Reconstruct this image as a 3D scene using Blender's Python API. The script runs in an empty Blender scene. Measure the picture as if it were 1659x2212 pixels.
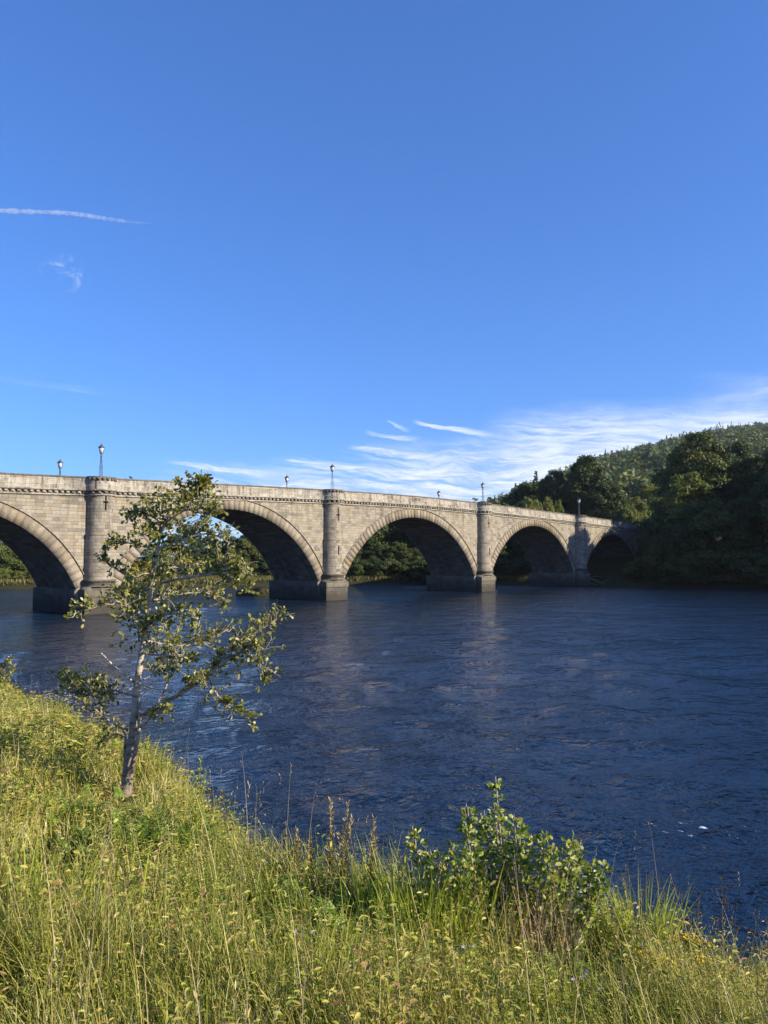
import bpy, math, random
import numpy as np
from mathutils import Vector

PI = math.pi
rad = math.radians
sc = bpy.context.scene
COL = sc.collection

# ------------------------------------------------------------------ camera
CAM_Z = 5.4
TILT = math.atan(96 / 1661)
F = 1661.0
cam_data = bpy.data.cameras.new('camera')
cam_data.sensor_fit = 'VERTICAL'
cam_data.sensor_height = 36
cam_data.lens = F / 2212 * 36
cam_data.clip_start = 0.05
cam_data.clip_end = 20000
cam = bpy.data.objects.new('camera', cam_data)
COL.objects.link(cam)
cam.location = (0, 0, CAM_Z)
cam.rotation_euler = (PI / 2 + TILT, 0, 0)
sc.camera = cam


def at(x, y, Y):
    """world point at depth Y seen at (x, y) of the photograph (1659 wide)"""
    a, b = (x - 829.5) / F, (1106 - y) / F
    dy = math.cos(TILT) - b * math.sin(TILT)
    dz = math.sin(TILT) + b * math.cos(TILT)
    k = Y / dy
    return np.array([a * k, Y, CAM_Z + dz * k])


# ------------------------------------------------------------------ helpers
class MB:
    """collects vertices / faces, builds ONE mesh object"""
    def __init__(s):
        s.v, s.f3, s.f4, s.a, s.uv, s.n = [], [], [], [], [], 0

    def add(s, verts, quads=None, tris=None, a=0.5, uv=None):
        verts = np.asarray(verts, dtype=np.float64).reshape(-1, 3)
        n = len(verts)
        if quads is not None and len(quads):
            s.f4.append(np.asarray(quads, dtype=np.int64).reshape(-1, 4) + s.n)
        if tris is not None and len(tris):
            s.f3.append(np.asarray(tris, dtype=np.int64).reshape(-1, 3) + s.n)
        s.v.append(verts)
        s.a.append(np.broadcast_to(np.asarray(a, dtype=np.float64), (n,)))
        s.uv.append(np.zeros((n, 2)) if uv is None else np.asarray(uv, dtype=np.float64).reshape(-1, 2))
        s.n += n
        return s

    def box(s, x0, x1, y0, y1, z0, z1, a=0.5):
        v = [(x, y, z) for x in (x0, x1) for y in (y0, y1) for z in (z0, z1)]
        Q = [(0, 1, 3, 2), (4, 6, 7, 5), (0, 4, 5, 1), (2, 3, 7, 6), (0, 2, 6, 4), (1, 5, 7, 3)]
        vv, qq, uu = [], [], []
        for k, q in enumerate(Q):
            for i in q:
                vv.append(v[i])
                p = v[i]
                uu.append((p[1], p[2]) if k < 2 else ((p[0], p[2]) if k < 4 else (p[0], p[1])))
            qq.append([4 * k + j for j in range(4)])
        return s.add(vv, qq, a=a, uv=uu)

    def mesh(s, name, mat, smooth=False):
        V = np.concatenate(s.v)
        f4 = np.concatenate(s.f4) if s.f4 else np.zeros((0, 4), int)
        f3 = np.concatenate(s.f3) if s.f3 else np.zeros((0, 3), int)
        loops = np.concatenate([f4.ravel(), f3.ravel()]).astype(np.int32)
        starts = np.concatenate([np.arange(len(f4)) * 4, len(f4) * 4 + np.arange(len(f3)) * 3]).astype(np.int32)
        me = bpy.data.meshes.new(name)
        me.vertices.add(len(V))
        me.vertices.foreach_set('co', V.astype(np.float32).ravel())
        me.loops.add(len(loops))
        me.loops.foreach_set('vertex_index', loops)
        me.polygons.add(len(starts))
        me.polygons.foreach_set('loop_start', starts)
        me.update(calc_edges=True)
        at_ = me.attributes.new('tint', 'FLOAT', 'POINT')
        at_.data.foreach_set('value', np.concatenate(s.a).astype(np.float32))
        uvl = me.uv_layers.new(name='UVMap')
        uvl.data.foreach_set('uv', np.concatenate(s.uv)[loops].astype(np.float32).ravel())
        if smooth:
            me.polygons.foreach_set('use_smooth', np.ones(len(starts), dtype=bool))
        me.validate()
        me.materials.append(mat)
        return me

    def build(s, name, mat, parent=None, smooth=False):
        o = bpy.data.objects.new(name, s.mesh(name, mat, smooth))
        COL.objects.link(o)
        if parent is not None:
            o.parent = parent
        return o


def tag(o, label=None, cat=None, group=None, kind=None):
    if label: o['label'] = label
    if cat: o['category'] = cat
    if group: o['group'] = group
    if kind: o['kind'] = kind
    return o


def empty(name, loc=(0, 0, 0), rz=0.0):
    o = bpy.data.objects.new(name, None)
    COL.objects.link(o)
    o.location = loc
    o.rotation_euler = (0, 0, rz)
    o.empty_display_size = 0.3
    return o


def copy_tree(o, parent=None):
    c = o.copy()
    COL.objects.link(c)
    c.parent = parent
    for ch in o.children:
        copy_tree(ch, c)
    return c


def norm(v):
    v = np.asarray(v, dtype=np.float64)
    return v / np.maximum(np.linalg.norm(v, axis=-1, keepdims=True), 1e-9)


def tube(mb, pts, radii, sides=6, a=0.5, cap=True):
    pts = np.asarray(pts, float)
    n = len(pts)
    radii = np.broadcast_to(np.asarray(radii, float), (n,))
    tan = norm(np.gradient(pts, axis=0))
    ref = np.array([0.31, 0.17, 0.93]) if abs(tan[0][2]) < 0.8 else np.array([0.9, 0.3, 0.1])
    s1 = norm(np.cross(tan, ref))
    s2 = np.cross(tan, s1)
    ang = np.linspace(0, 2 * PI, sides, endpoint=False)
    ring = np.cos(ang)[None, :, None] * s1[:, None, :] + np.sin(ang)[None, :, None] * s2[:, None, :]
    V = pts[:, None, :] + ring * radii[:, None, None]
    L = np.concatenate([[0], np.cumsum(np.linalg.norm(np.diff(pts, axis=0), axis=1))])
    uv = np.stack([np.broadcast_to(ang[None, :] / (2 * PI), (n, sides)), np.broadcast_to(L[:, None], (n, sides))], -1)
    i = np.arange(n - 1)[:, None] * sides
    j = np.arange(sides)[None, :]
    q = np.stack([i + j, i + (j + 1) % sides, i + sides + (j + 1) % sides, i + sides + j], -1).reshape(-1, 4)
    mb.add(V.reshape(-1, 3), q, a=a, uv=uv.reshape(-1, 2))
    if cap:
        for e, fl in ((0, True), (n - 1, False)):
            c = np.vstack([V[e], pts[e][None]])
            t = [(k, (k + 1) % sides, sides) for k in range(sides)]
            if fl: t = [(b, a_, d) for a_, b, d in t]
            mb.add(c, tris=t, a=a)


def smooth_path(pts, k=6):
    """Catmull-Rom through the points"""
    P = np.asarray(pts, float)
    P = np.vstack([2 * P[0] - P[1], P, 2 * P[-1] - P[-2]])
    out = []
    for i in range(1, len(P) - 2):
        for t in np.linspace(0, 1, k, endpoint=False):
            p0, p1, p2, p3 = P[i - 1], P[i], P[i + 1], P[i + 2]
            out.append(0.5 * (2 * p1 + (p2 - p0) * t + (2 * p0 - 5 * p1 + 4 * p2 - p3) * t * t + (3 * p1 - p0 - 3 * p2 + p3) * t ** 3))
    out.append(P[-2])
    return np.array(out)


def leaves(mb, P, D, N, L, W, a, droop=0.0, fold=0.25, wide=0.6):
    """folded six-vertex leaves, vectorised"""
    n = len(P)
    if n == 0: return
    D = norm(D)
    S = norm(np.cross(D, N))
    U = np.cross(S, D)
    L = np.broadcast_to(L, (n,))[:, None]
    W = np.broadcast_to(W, (n,))[:, None]
    dv = np.array([0, 0, -1.0])[None] * droop * L
    v0 = P
    r1 = P + D * L * (wide - 0.28) + S * W * 0.42 + U * W * fold
    r2 = P + D * L * (wide + 0.12) + S * W * 0.5 + U * W * fold + dv * 0.4
    tp = P + D * L + dv
    l2 = P + D * L * (wide + 0.12) - S * W * 0.5 + U * W * fold + dv * 0.4
    l1 = P + D * L * (wide - 0.28) - S * W * 0.42 + U * W * fold
    V = np.stack([v0, r1, r2, tp, l2, l1], 1).reshape(-1, 3)
    b = np.arange(n)[:, None] * 6
    q = np.concatenate([b + np.array([[0, 1, 2, 3]]), b + np.array([[0, 3, 4, 5]])])
    mb.add(V, q, a=np.repeat(np.broadcast_to(a, (n,)), 6))


def blades(mb, P, az, L, W, lean, curl, a, K=4, twist=None):
    """grass ribbons: base P, bending azimuth az, start lean and further curl (radians)"""
    n = len(P)
    if n == 0: return
    hd = np.stack([np.cos(az), np.sin(az), np.zeros(n)], 1)
    tw = az + PI / 2 + (0 if twist is None else twist)
    S = np.stack([np.cos(tw), np.sin(tw), np.zeros(n)], 1)
    pts = [P]
    ws = [W]
    cur = P.copy()
    for k in range(K):
        th = lean + curl * (k / K) ** 1.3
        st = (L / K)[:, None] * (np.sin(th)[:, None] * hd + np.cos(th)[:, None] * np.array([0, 0, 1.0]))
        cur = cur + st
        pts.append(cur)
        ws.append(W * (1 - ((k + 1) / K) ** 1.6) + 0.0004)
    V = []
    for p, w in zip(pts, ws):
        V += [p - S * w[:, None] * 0.5, p + S * w[:, None] * 0.5]
    V = np.stack(V, 1)
    m = 2 * (K + 1)
    b = np.arange(n)[:, None] * m
    q = np.concatenate([b + np.array([[2 * k, 2 * k + 1, 2 * k + 3, 2 * k + 2]]) for k in range(K)])
    mb.add(V.reshape(-1, 3), q, a=np.repeat(np.broadcast_to(a, (n,)), m))


def cards(mb, P, N, size, a, rng, asp=0.7):
    """small leaf-clump kites facing N"""
    n = len(P)
    N = norm(N)
    R = norm(rng.normal(size=(n, 3)))
    T = norm(np.cross(N, R))
    B = np.cross(N, T)
    s = np.broadcast_to(size, (n,))[:, None]
    V = np.stack([P - T * s, P - B * s * asp + N * s * 0.12, P + T * s, P + B * s * asp + N * s * 0.12], 1)
    q = np.arange(4 * n).reshape(n, 4)
    mb.add(V.reshape(-1, 3), q, a=np.repeat(np.broadcast_to(a, (n,)), 4))


# ------------------------------------------------------------------ node helper
class X:
    """a node socket with arithmetic"""
    def __init__(s, t, sock): s.t, s.k = t, sock
    def _m(s, op, *o):
        n = s.t.nodes.new('ShaderNodeMath'); n.operation = op
        for i, q in enumerate((s,) + o):
            if isinstance(q, X): s.t.links.new(q.k, n.inputs[i])
            else: n.inputs[i].default_value = q
        return X(s.t, n.outputs[0])
    def __add__(s, o): return s._m('ADD', o)
    def __sub__(s, o): return s._m('SUBTRACT', o)
    def __mul__(s, o): return s._m('MULTIPLY', o)
    def __truediv__(s, o): return s._m('DIVIDE', o)
    __radd__ = __add__
    __rmul__ = __mul__
    def rsub(s, o): return X.val(s.t, o)._m('SUBTRACT', s)
    def floor(s): return s._m('FLOOR')
    def fract(s): return s._m('FRACT')
    def min(s, o): return s._m('MINIMUM', o)
    def max(s, o): return s._m('MAXIMUM', o)
    def pow(s, o): return s._m('POWER', o)
    def sm(s, a, b, c=0.0, d=1.0):
        n = s.t.nodes.new('ShaderNodeMapRange'); n.interpolation_type = 'SMOOTHSTEP'
        s.t.links.new(s.k, n.inputs[0])
        for i, q in enumerate((a, b, c, d)):
            if isinstance(q, X): s.t.links.new(q.k, n.inputs[i + 1])
            else: n.inputs[i + 1].default_value = q
        return X(s.t, n.outputs[0])
    @staticmethod
    def val(t, v):
        n = t.nodes.new('ShaderNodeValue'); n.outputs[0].default_value = v
        return X(t, n.outputs[0])


def newmat(name):
    m = bpy.data.materials.new(name)
    m.use_nodes = True
    t = m.node_tree
    t.nodes.clear()
    out = t.nodes.new('ShaderNodeOutputMaterial')
    return m, t, out


def node(t, typ, **kw):
    n = t.nodes.new(typ)
    for k, v in kw.items():
        setattr(n, k, v)
    return n


def vec(t, x, y, z=0.0):
    n = t.nodes.new('ShaderNodeCombineXYZ')
    for i, q in enumerate((x, y, z)):
        if isinstance(q, X): t.links.new(q.k, n.inputs[i])
        else: n.inputs[i].default_value = q
    return n.outputs[0]


def xyz(t, sock):
    n = t.nodes.new('ShaderNodeSeparateXYZ')
    t.links.new(sock, n.inputs[0])
    return [X(t, o) for o in n.outputs]


def noise(t, v, scale, detail=4, rough=0.55, dist=0.0, dims='3D'):
    n = t.nodes.new('ShaderNodeTexNoise')
    n.noise_dimensions = dims
    t.links.new(v, n.inputs['Vector'])
    n.inputs['Scale'].default_value = scale
    n.inputs['Detail'].default_value = detail
    n.inputs['Roughness'].default_value = rough
    n.inputs['Distortion'].default_value = dist
    return X(t, n.outputs['Fac'])


def ramp(t, fac, stops, interp='LINEAR'):
    n = t.nodes.new('ShaderNodeValToRGB')
    n.color_ramp.interpolation = interp
    e = n.color_ramp.elements
    while len(e) < len(stops): e.new(0.5)
    for q, (p, c) in zip(e, stops):
        q.position = p
        q.color = (*c, 1)
    t.links.new(fac.k, n.inputs[0])
    return n.outputs[0]


def mix(t, fac, a, b, mode='MIX'):
    n = t.nodes.new('ShaderNodeMix')
    n.data_type = 'RGBA'
    n.blend_type = mode
    for s, q in ((n.inputs['Factor'], fac), (n.inputs['A'], a), (n.inputs['B'], b)):
        if isinstance(q, X): t.links.new(q.k, s)
        elif isinstance(q, (int, float)): s.default_value = q
        elif isinstance(q, tuple): s.default_value = (*q, 1)
        else: t.links.new(q, s)
    # colour sockets are the third set on this node
    for s, q in ((n.inputs[6], a), (n.inputs[7], b)):
        if isinstance(q, tuple): s.default_value = (*q, 1)
        elif not isinstance(q, (X, int, float)): t.links.new(q, s)
    return n.outputs[2]


def principled(t, out, color=None, rough=0.8, spec=0.3, bump=None, bump_d=0.02, bump_s=1.0):
    b = t.nodes.new('ShaderNodeBsdfPrincipled')
    b.inputs['Roughness'].default_value = rough
    b.inputs['Specular IOR Level'].default_value = spec
    if isinstance(color, tuple): b.inputs['Base Color'].default_value = (*color, 1)
    elif color is not None: t.links.new(color, b.inputs['Base Color'])
    if bump is not None:
        n = t.nodes.new('ShaderNodeBump')
        n.inputs['Distance'].default_value = bump_d
        n.inputs['Strength'].default_value = bump_s
        t.links.new(bump.k, n.inputs['Height'])
        t.links.new(n.outputs[0], b.inputs['Normal'])
    t.links.new(b.outputs[0], out.inputs['Surface'])
    return b


def attr(t, name='tint'):
    n = t.nodes.new('ShaderNodeAttribute')
    n.attribute_name = name
    return X(t, n.outputs['Fac'])


def leaf_mat(name, stops, trans=0.35, rough=0.5, spec=0.35, tcol=(1.0, 1.1, 0.55), var=0.0):
    m, t, out = newmat(name)
    f = attr(t)
    if var:
        oi = node(t, 'ShaderNodeObjectInfo')
        f = f + (X(t, oi.outputs['Random']) - 0.5) * var
    c = ramp(t, f, stops)
    b = principled(t, out, c, rough, spec)
    tr = node(t, 'ShaderNodeBsdfTranslucent')
    t.links.new(mix(t, 1.0, c, tcol, 'MULTIPLY'), tr.inputs[0])
    ms = node(t, 'ShaderNodeMixShader')
    ms.inputs[0].default_value = trans
    t.links.new(b.outputs[0], ms.inputs[1])
    t.links.new(tr.outputs[0], ms.inputs[2])
    t.links.new(ms.outputs[0], out.inputs['Surface'])
    return m


def plain(name, col, rough=0.6, spec=0.4, metal=0.0, nscale=0, namp=0.3):
    m, t, out = newmat(name)
    c = col
    if nscale:
        tc = node(t, 'ShaderNodeTexCoord')
        f = noise(t, tc.outputs['Object'], nscale, 5)
        c = ramp(t, f, [(0.3, tuple(x * (1 - namp) for x in col)), (0.7, tuple(min(1, x * (1 + namp)) for x in col))])
    b = principled(t, out, c, rough, spec)
    b.inputs['Metallic'].default_value = metal
    return m


def masonry(name, palette, w=0.82, h=0.32, mortar=0.018, streak=0.45, wet=True, mcol=(0.07, 0.062, 0.052), lichen=0.0):
    """coursed ashlar: UV in metres, every stone its own tint, stains on top"""
    m, t, out = newmat(name)
    uvn = node(t, 'ShaderNodeUVMap'); uvn.uv_map = 'UVMap'
    u, v, _ = xyz(t, uvn.outputs[0])
    row = (v / h).floor()
    wn = node(t, 'ShaderNodeTexWhiteNoise', noise_dimensions='1D')
    t.links.new(row.k, wn.inputs['W'])
    rr = X(t, wn.outputs['Value'])
    x = u / (rr * 0.5 * w + 0.7 * w) + rr * 7.3
    colm = x.floor()
    fx, fy = x.fract(), (v / h).fract()
    wn2 = node(t, 'ShaderNodeTexWhiteNoise', noise_dimensions='2D')
    t.links.new(vec(t, colm, row), wn2.inputs['Vector'])
    rnd = X(t, wn2.outputs['Value'])
    big = noise(t, vec(t, u, v), 0.12, 3)
    c = ramp(t, (rnd * 0.66 + big * 0.75 - 0.21), palette)
    e = (fx.min(fx.rsub(1.0)) * w).min(fy.min(fy.rsub(1.0)) * h)
    joint = e.sm(0.0, mortar * 1.6, 1.0, 0.0)
    tc = node(t, 'ShaderNodeTexCoord')
    ox, oy, oz = xyz(t, tc.outputs['Object'])
    fine = noise(t, tc.outputs['Object'], 6.0, 6, 0.7)
    c = mix(t, 1.0, c, ramp(t, fine, [(0.25, (0.72, 0.71, 0.70)), (0.75, (1.2, 1.2, 1.2))]), 'MULTIPLY')
    c = mix(t, joint * 0.42, c, mcol)
    st = noise(t, vec(t, u * 1.3, v * 0.16), 1.0, 5, 0.65)
    c = mix(t, st.sm(0.5, 0.78) * streak, c, (0.035, 0.032, 0.028))
    run = noise(t, vec(t, u * 2.2, v * 0.10), 1.0, 6, 0.7)
    c = mix(t, run.sm(0.48, 0.70) * v.sm(7.5, 12.4) * streak * 1.3, c, (0.045, 0.040, 0.034))
    blot = noise(t, vec(t, u, v * 1.4), 0.7, 6, 0.7)
    c = mix(t, blot.sm(0.50, 0.70) * streak * 0.9, c, (0.065, 0.057, 0.047))
    if lichen:
        li = noise(t, tc.outputs['Object'], 1.9, 6, 0.75)
        c = mix(t, li.sm(0.52, 0.62) * lichen, c, (0.40, 0.375, 0.32))
        dk = noise(t, vec(t, u * 1.1 + 31.0, v * 0.5), 1.2, 6, 0.75)
        c = mix(t, dk.sm(0.54, 0.66) * 0.85, c, (0.075, 0.066, 0.055))
    if wet:                                        # river tide mark on the stone
        wn3 = noise(t, tc.outputs['Object'], 1.1, 5)
        lo = (oz + (wn3 - 0.5) * 0.9)
        c = mix(t, lo.sm(0.25, 2.6, 0.85, 0.0), c, (0.03, 0.028, 0.024))
        lim = noise(t, vec(t, u * 2.6, v * 0.3), 1.0, 5, 0.7)
        c = mix(t, lim.sm(0.6, 0.72) * lo.sm(0.3, 1.0) * lo.sm(2.0, 2.8, 0.55, 0.0), c, (0.22, 0.205, 0.18))
    hgt = e.sm(0.0, mortar * 2) * 0.6 + fine * 0.5
    principled(t, out, c, 0.9, 0.15, hgt, 0.03)
    return m


M = {}
PAL_WALL = [(0.05, (0.130, 0.119, 0.099)), (0.22, (0.20, 0.183, 0.150)), (0.42, (0.262, 0.240, 0.198)),
            (0.60, (0.312, 0.288, 0.240)), (0.74, (0.268, 0.216, 0.145)), (0.86, (0.287, 0.264, 0.220)), (0.98, (0.375, 0.35, 0.295))]
M['wall'] = masonry('ashlar_stone', PAL_WALL)
M['turret'] = masonry('turret_stone', PAL_WALL, 0.62, 0.32, streak=0.6)
M['parapet'] = masonry('parapet_stone', [(0.1, (0.230, 0.209, 0.176)), (0.5, (0.331, 0.306, 0.259)), (0.9, (0.396, 0.371, 0.320))],
                       1.6, 0.55, 0.015, 0.75, wet=False, lichen=0.55)
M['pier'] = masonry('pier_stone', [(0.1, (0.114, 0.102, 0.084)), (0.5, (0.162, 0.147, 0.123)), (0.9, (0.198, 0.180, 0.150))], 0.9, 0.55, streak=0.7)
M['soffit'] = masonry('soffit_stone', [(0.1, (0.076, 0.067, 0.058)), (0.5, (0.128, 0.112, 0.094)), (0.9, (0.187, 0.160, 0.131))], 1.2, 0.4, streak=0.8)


def voussoir_mat():
    m, t, out = newmat('voussoir_stone')
    f = attr(t)
    c = ramp(t, f, [(0.0, (0.160, 0.136, 0.105)), (0.4, (0.237, 0.206, 0.160)), (0.75, (0.279, 0.249, 0.198)), (1.0, (0.213, 0.168, 0.110))])
    tc = node(t, 'ShaderNodeTexCoord')
    n1 = noise(t, tc.outputs['Object'], 4.0, 7, 0.72)
    c = mix(t, 1.0, c, ramp(t, n1, [(0.25, (0.65, 0.64, 0.63)), (0.75, (1.2, 1.2, 1.2))]), 'MULTIPLY')
    n2 = noise(t, tc.outputs['Object'], 0.8, 6, 0.7)
    c = mix(t, n2.sm(0.52, 0.75) * 0.55, c, (0.09, 0.08, 0.066))
    principled(t, out, c, 0.9, 0.15, n1, 0.015)
    return m


M['voussoir'] = voussoir_mat()
M['dark'] = plain('dark_recess', (0.02, 0.018, 0.016), 0.95, 0.1)
M['iron'] = plain('grey_painted_iron', (0.05, 0.06, 0.075), 0.45, 0.5, nscale=8)
M['copper'] = plain('lantern_roof_metal', (0.06, 0.07, 0.085), 0.45, 0.5, nscale=8)
M['asphalt'] = plain('asphalt', (0.05, 0.05, 0.052), 0.95, 0.2, nscale=3)


def opal_glass():
    m, t, out = newmat('lantern_glass')
    b = principled(t, out, (0.82, 0.83, 0.82), 0.25, 0.5)
    tr = node(t, 'ShaderNodeBsdfTranslucent')
    tr.inputs[0].default_value = (0.8, 0.8, 0.78, 1)
    ms = node(t, 'ShaderNodeMixShader')
    ms.inputs[0].default_value = 0.35
    t.links.new(b.outputs[0], ms.inputs[1]); t.links.new(tr.outputs[0], ms.inputs[2])
    t.links.new(ms.outputs[0], out.inputs['Surface'])
    return m


M['opal'] = opal_glass()

# ------------------------------------------------------------------ bridge
DV = np.array([0.6776, 0.7354])                    # along the bridge, away from us
NV = np.array([0.7354, -0.6776])                   # out of the face we see
P2 = np.array([-6.58, 95.9])
UC = 16.15                                          # u of the crown (u = 0 at the second visible pier)
WID = 8.4
PIERS = [-30.5, 0.0, 32.3, 62.8]
HG = 2.15                                           # half pier width
ARCHES = [(-30.5 - 26.9 + HG, -30.5 - HG, 9.66), (-30.5 + HG, -HG, 10.6), (HG, 32.3 - HG, 10.85),
          (32.3 + HG, 62.8 - HG, 10.6), (62.8 + HG, 62.8 + 26.9 - HG, 9.66)]
SPR = 2.35
U0, U1 = -30.5 - 26.9 - 14, 62.8 + 26.9 + 16
TR = 1.25                                           # turret radius


def ptop(u):
    return 13.9 - 0.03 * (np.sqrt((np.asarray(u, float) - UC) ** 2 + 400) - 20)


bridge = empty('stone_bridge', (P2[0], P2[1], 0), math.atan2(DV[1], DV[0]))
tag(bridge, 'long grey and buff stone arch bridge with round turrets crossing the river', 'bridge')
# local axes: x = along, y = back (away from the camera), z up


def arch_geom(a):
    u0, u1, zc = a
    half = (u1 - u0) / 2
    rise = zc - SPR
    R = (half * half + rise * rise) / (2 * rise)
    return (u0 + u1) / 2, half, R, zc - R, math.asin(half / R)


def intrados(u):
    for a in ARCHES:
        if a[0] < u < a[1]:
            uc, half, R, zo, th = arch_geom(a)
            return zo + math.sqrt(max(0, R * R - (u - uc) ** 2))
    return None


# spandrel walls (front and back)
us = sorted(set(list(np.arange(U0, U1 + 0.01, 0.4)) + [a[0] for a in ARCHES] + [a[1] for a in ARCHES] +
                [a[0] + 0.02 for a in ARCHES] + [a[1] - 0.02 for a in ARCHES]))
for side in (0, 1):
    mb = MB()
    vv = 0.0 if side == 0 else WID
    for ua, ub in zip(us[:-1], us[1:]):
        um = (ua + ub) / 2
        inside = intrados(um) is not None
        zb = []
        for q in (ua, ub):
            z = intrados(q)
            zb.append((z if z is not None else SPR) + 0.3 if inside else -1.6)
        za, zc = float(ptop(ua)) - 1.2, float(ptop(ub)) - 1.2
        V = [(ua, vv, zb[0]), (ub, vv, zb[1]), (ub, vv, zc), (ua, vv, za)]
        # several rows so the stone pattern and shading stay fine
        mb.add(V, [(0, 1, 2, 3) if side == 0 else (3, 2, 1, 0)], uv=[(p[0], p[2]) for p in V])
    mb.build('spandrel_wall', M['wall'], bridge)

# arches: vault (soffit) with its ring of voussoirs and hood mould
rngb = np.random.default_rng(5)
for a in ARCHES:
    uc, half, R, zo, th = arch_geom(a)
    angs = np.linspace(-th, th, 49)
    mb = MB()
    for s in range(48):
        t0, t1 = angs[s], angs[s + 1]
        for k in range(6):
            v0, v1 = WID * k / 6, WID * (k + 1) / 6
            V = [(uc + R * math.sin(t), y, zo + R * math.cos(t)) for t, y in ((t0, v0), (t0, v1), (t1, v1), (t1, v0))]
            mb.add(V, [(3, 2, 1, 0)], uv=[(y, R * t) for t, y in ((t0, v0), (t0, v1), (t1, v1), (t1, v0))])
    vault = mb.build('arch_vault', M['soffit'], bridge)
    for side in (0, 1):
        mb = MB()
        nv = int(2 * th * R / 0.66)
        if nv % 2 == 0: nv += 1
        for k in range(nv):
            g = 0.009 / R
            t0, t1 = -th + 2 * th * k / nv + g, -th + 2 * th * (k + 1) / nv - g
            mid = abs(k - nv // 2) == 0
            r0, r1 = R + 0.004, R + (1.28 if mid else 1.14) + rngb.uniform(-0.01, 0.03)
            pr = 0.06 + rngb.uniform(-0.01, 0.01) + (0.04 if mid else 0)
            y0, y1 = (-pr, 0.5) if side == 0 else (WID - 0.5, WID + pr)
            V = [(uc + r * math.sin(t), y, zo + r * math.cos(t)) for t in (t0, t1) for r in (r0, r1) for y in (y0, y1)]
            Q = [(0, 1, 3, 2), (4, 6, 7, 5), (0, 4, 5, 1), (2, 3, 7, 6), (0, 2, 6, 4), (1, 5, 7, 3)]
            mb.add(V, Q, a=rngb.uniform())
        mb.build('arch_ring', M['voussoir'], vault)
        mb = MB()
        ah = np.linspace(-th * 0.985, th * 0.985, 60)
        y0, y1 = (-0.17, 0.02) if side == 0 else (WID - 0.02, WID + 0.17)
        for t0, t1 in zip(ah[:-1], ah[1:]):
            V = [(uc + r * math.sin(t), y, zo + r * math.cos(t)) for t in (t0, t1) for r in (R + 1.19, R + 1.27) for y in (y0, y1)]
            mb.add(V, [(0, 1, 3, 2), (4, 6, 7, 5), (0, 4, 5, 1), (2, 3, 7, 6), (0, 2, 6, 4), (1, 5, 7, 3)])
        mb.build('hood_mould', M['voussoir'], vault)


def front_path(p):
    """plan outline of the face pushed out by p: straight runs and turret half circles"""
    pts, s = [], 0.0
    Rp = TR + p
    w = math.sqrt(Rp * Rp - p * p)
    edges = [U0]
    for c in PIERS: edges += [c - w, c + w]
    edges.append(U1)
    for i in range(0, len(edges), 2):
        n = max(2, 14)
        for q in np.linspace(edges[i], edges[i + 1], n): pts.append((q, -p))
        if i // 2 < len(PIERS):
            c = PIERS[i // 2]
            a0 = math.asin(p / Rp)
            for ph in np.linspace(PI - a0 * 1.0, a0, 26)[1:-1]:
                pts.append((c + Rp * math.cos(ph), -Rp * math.sin(ph)))
    return np.array(pts)


def sweep(mb, prof, back=False):
    """prof: list of (push-out, z below the parapet top), outline open"""
    rows = []
    for p, dz in prof:
        if back:
            uu = np.linspace(U0, U1, 160)
            pt = np.stack([uu, np.full_like(uu, WID + p)], 1)
        else:
            pt = front_path(p)
        rows.append(np.column_stack([pt, ptop(pt[:, 0]) + dz]))
    rows = np.array(rows)
    d = np.concatenate([[0], np.cumsum(np.linalg.norm(np.diff(rows[0][:, :2], axis=0), axis=1))])
    dist = 0.0
    for k in range(len(rows) - 1):
        A, B = rows[k], rows[k + 1]
        n = len(A)
        step = math.hypot(prof[k + 1][0] - prof[k][0], prof[k + 1][1] - prof[k][1])
        V = np.vstack([A, B])
        uv = np.concatenate([np.stack([d, np.full(n, 20 - dist)], 1), np.stack([d, np.full(n, 20 - dist - step)], 1)])
        i = np.arange(n - 1)
        q = np.stack([i, i + n, i + n + 1, i + 1], 1)
        if back: q = q[:, ::-1]
        mb.add(V, q, uv=uv)
        dist += step


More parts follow.
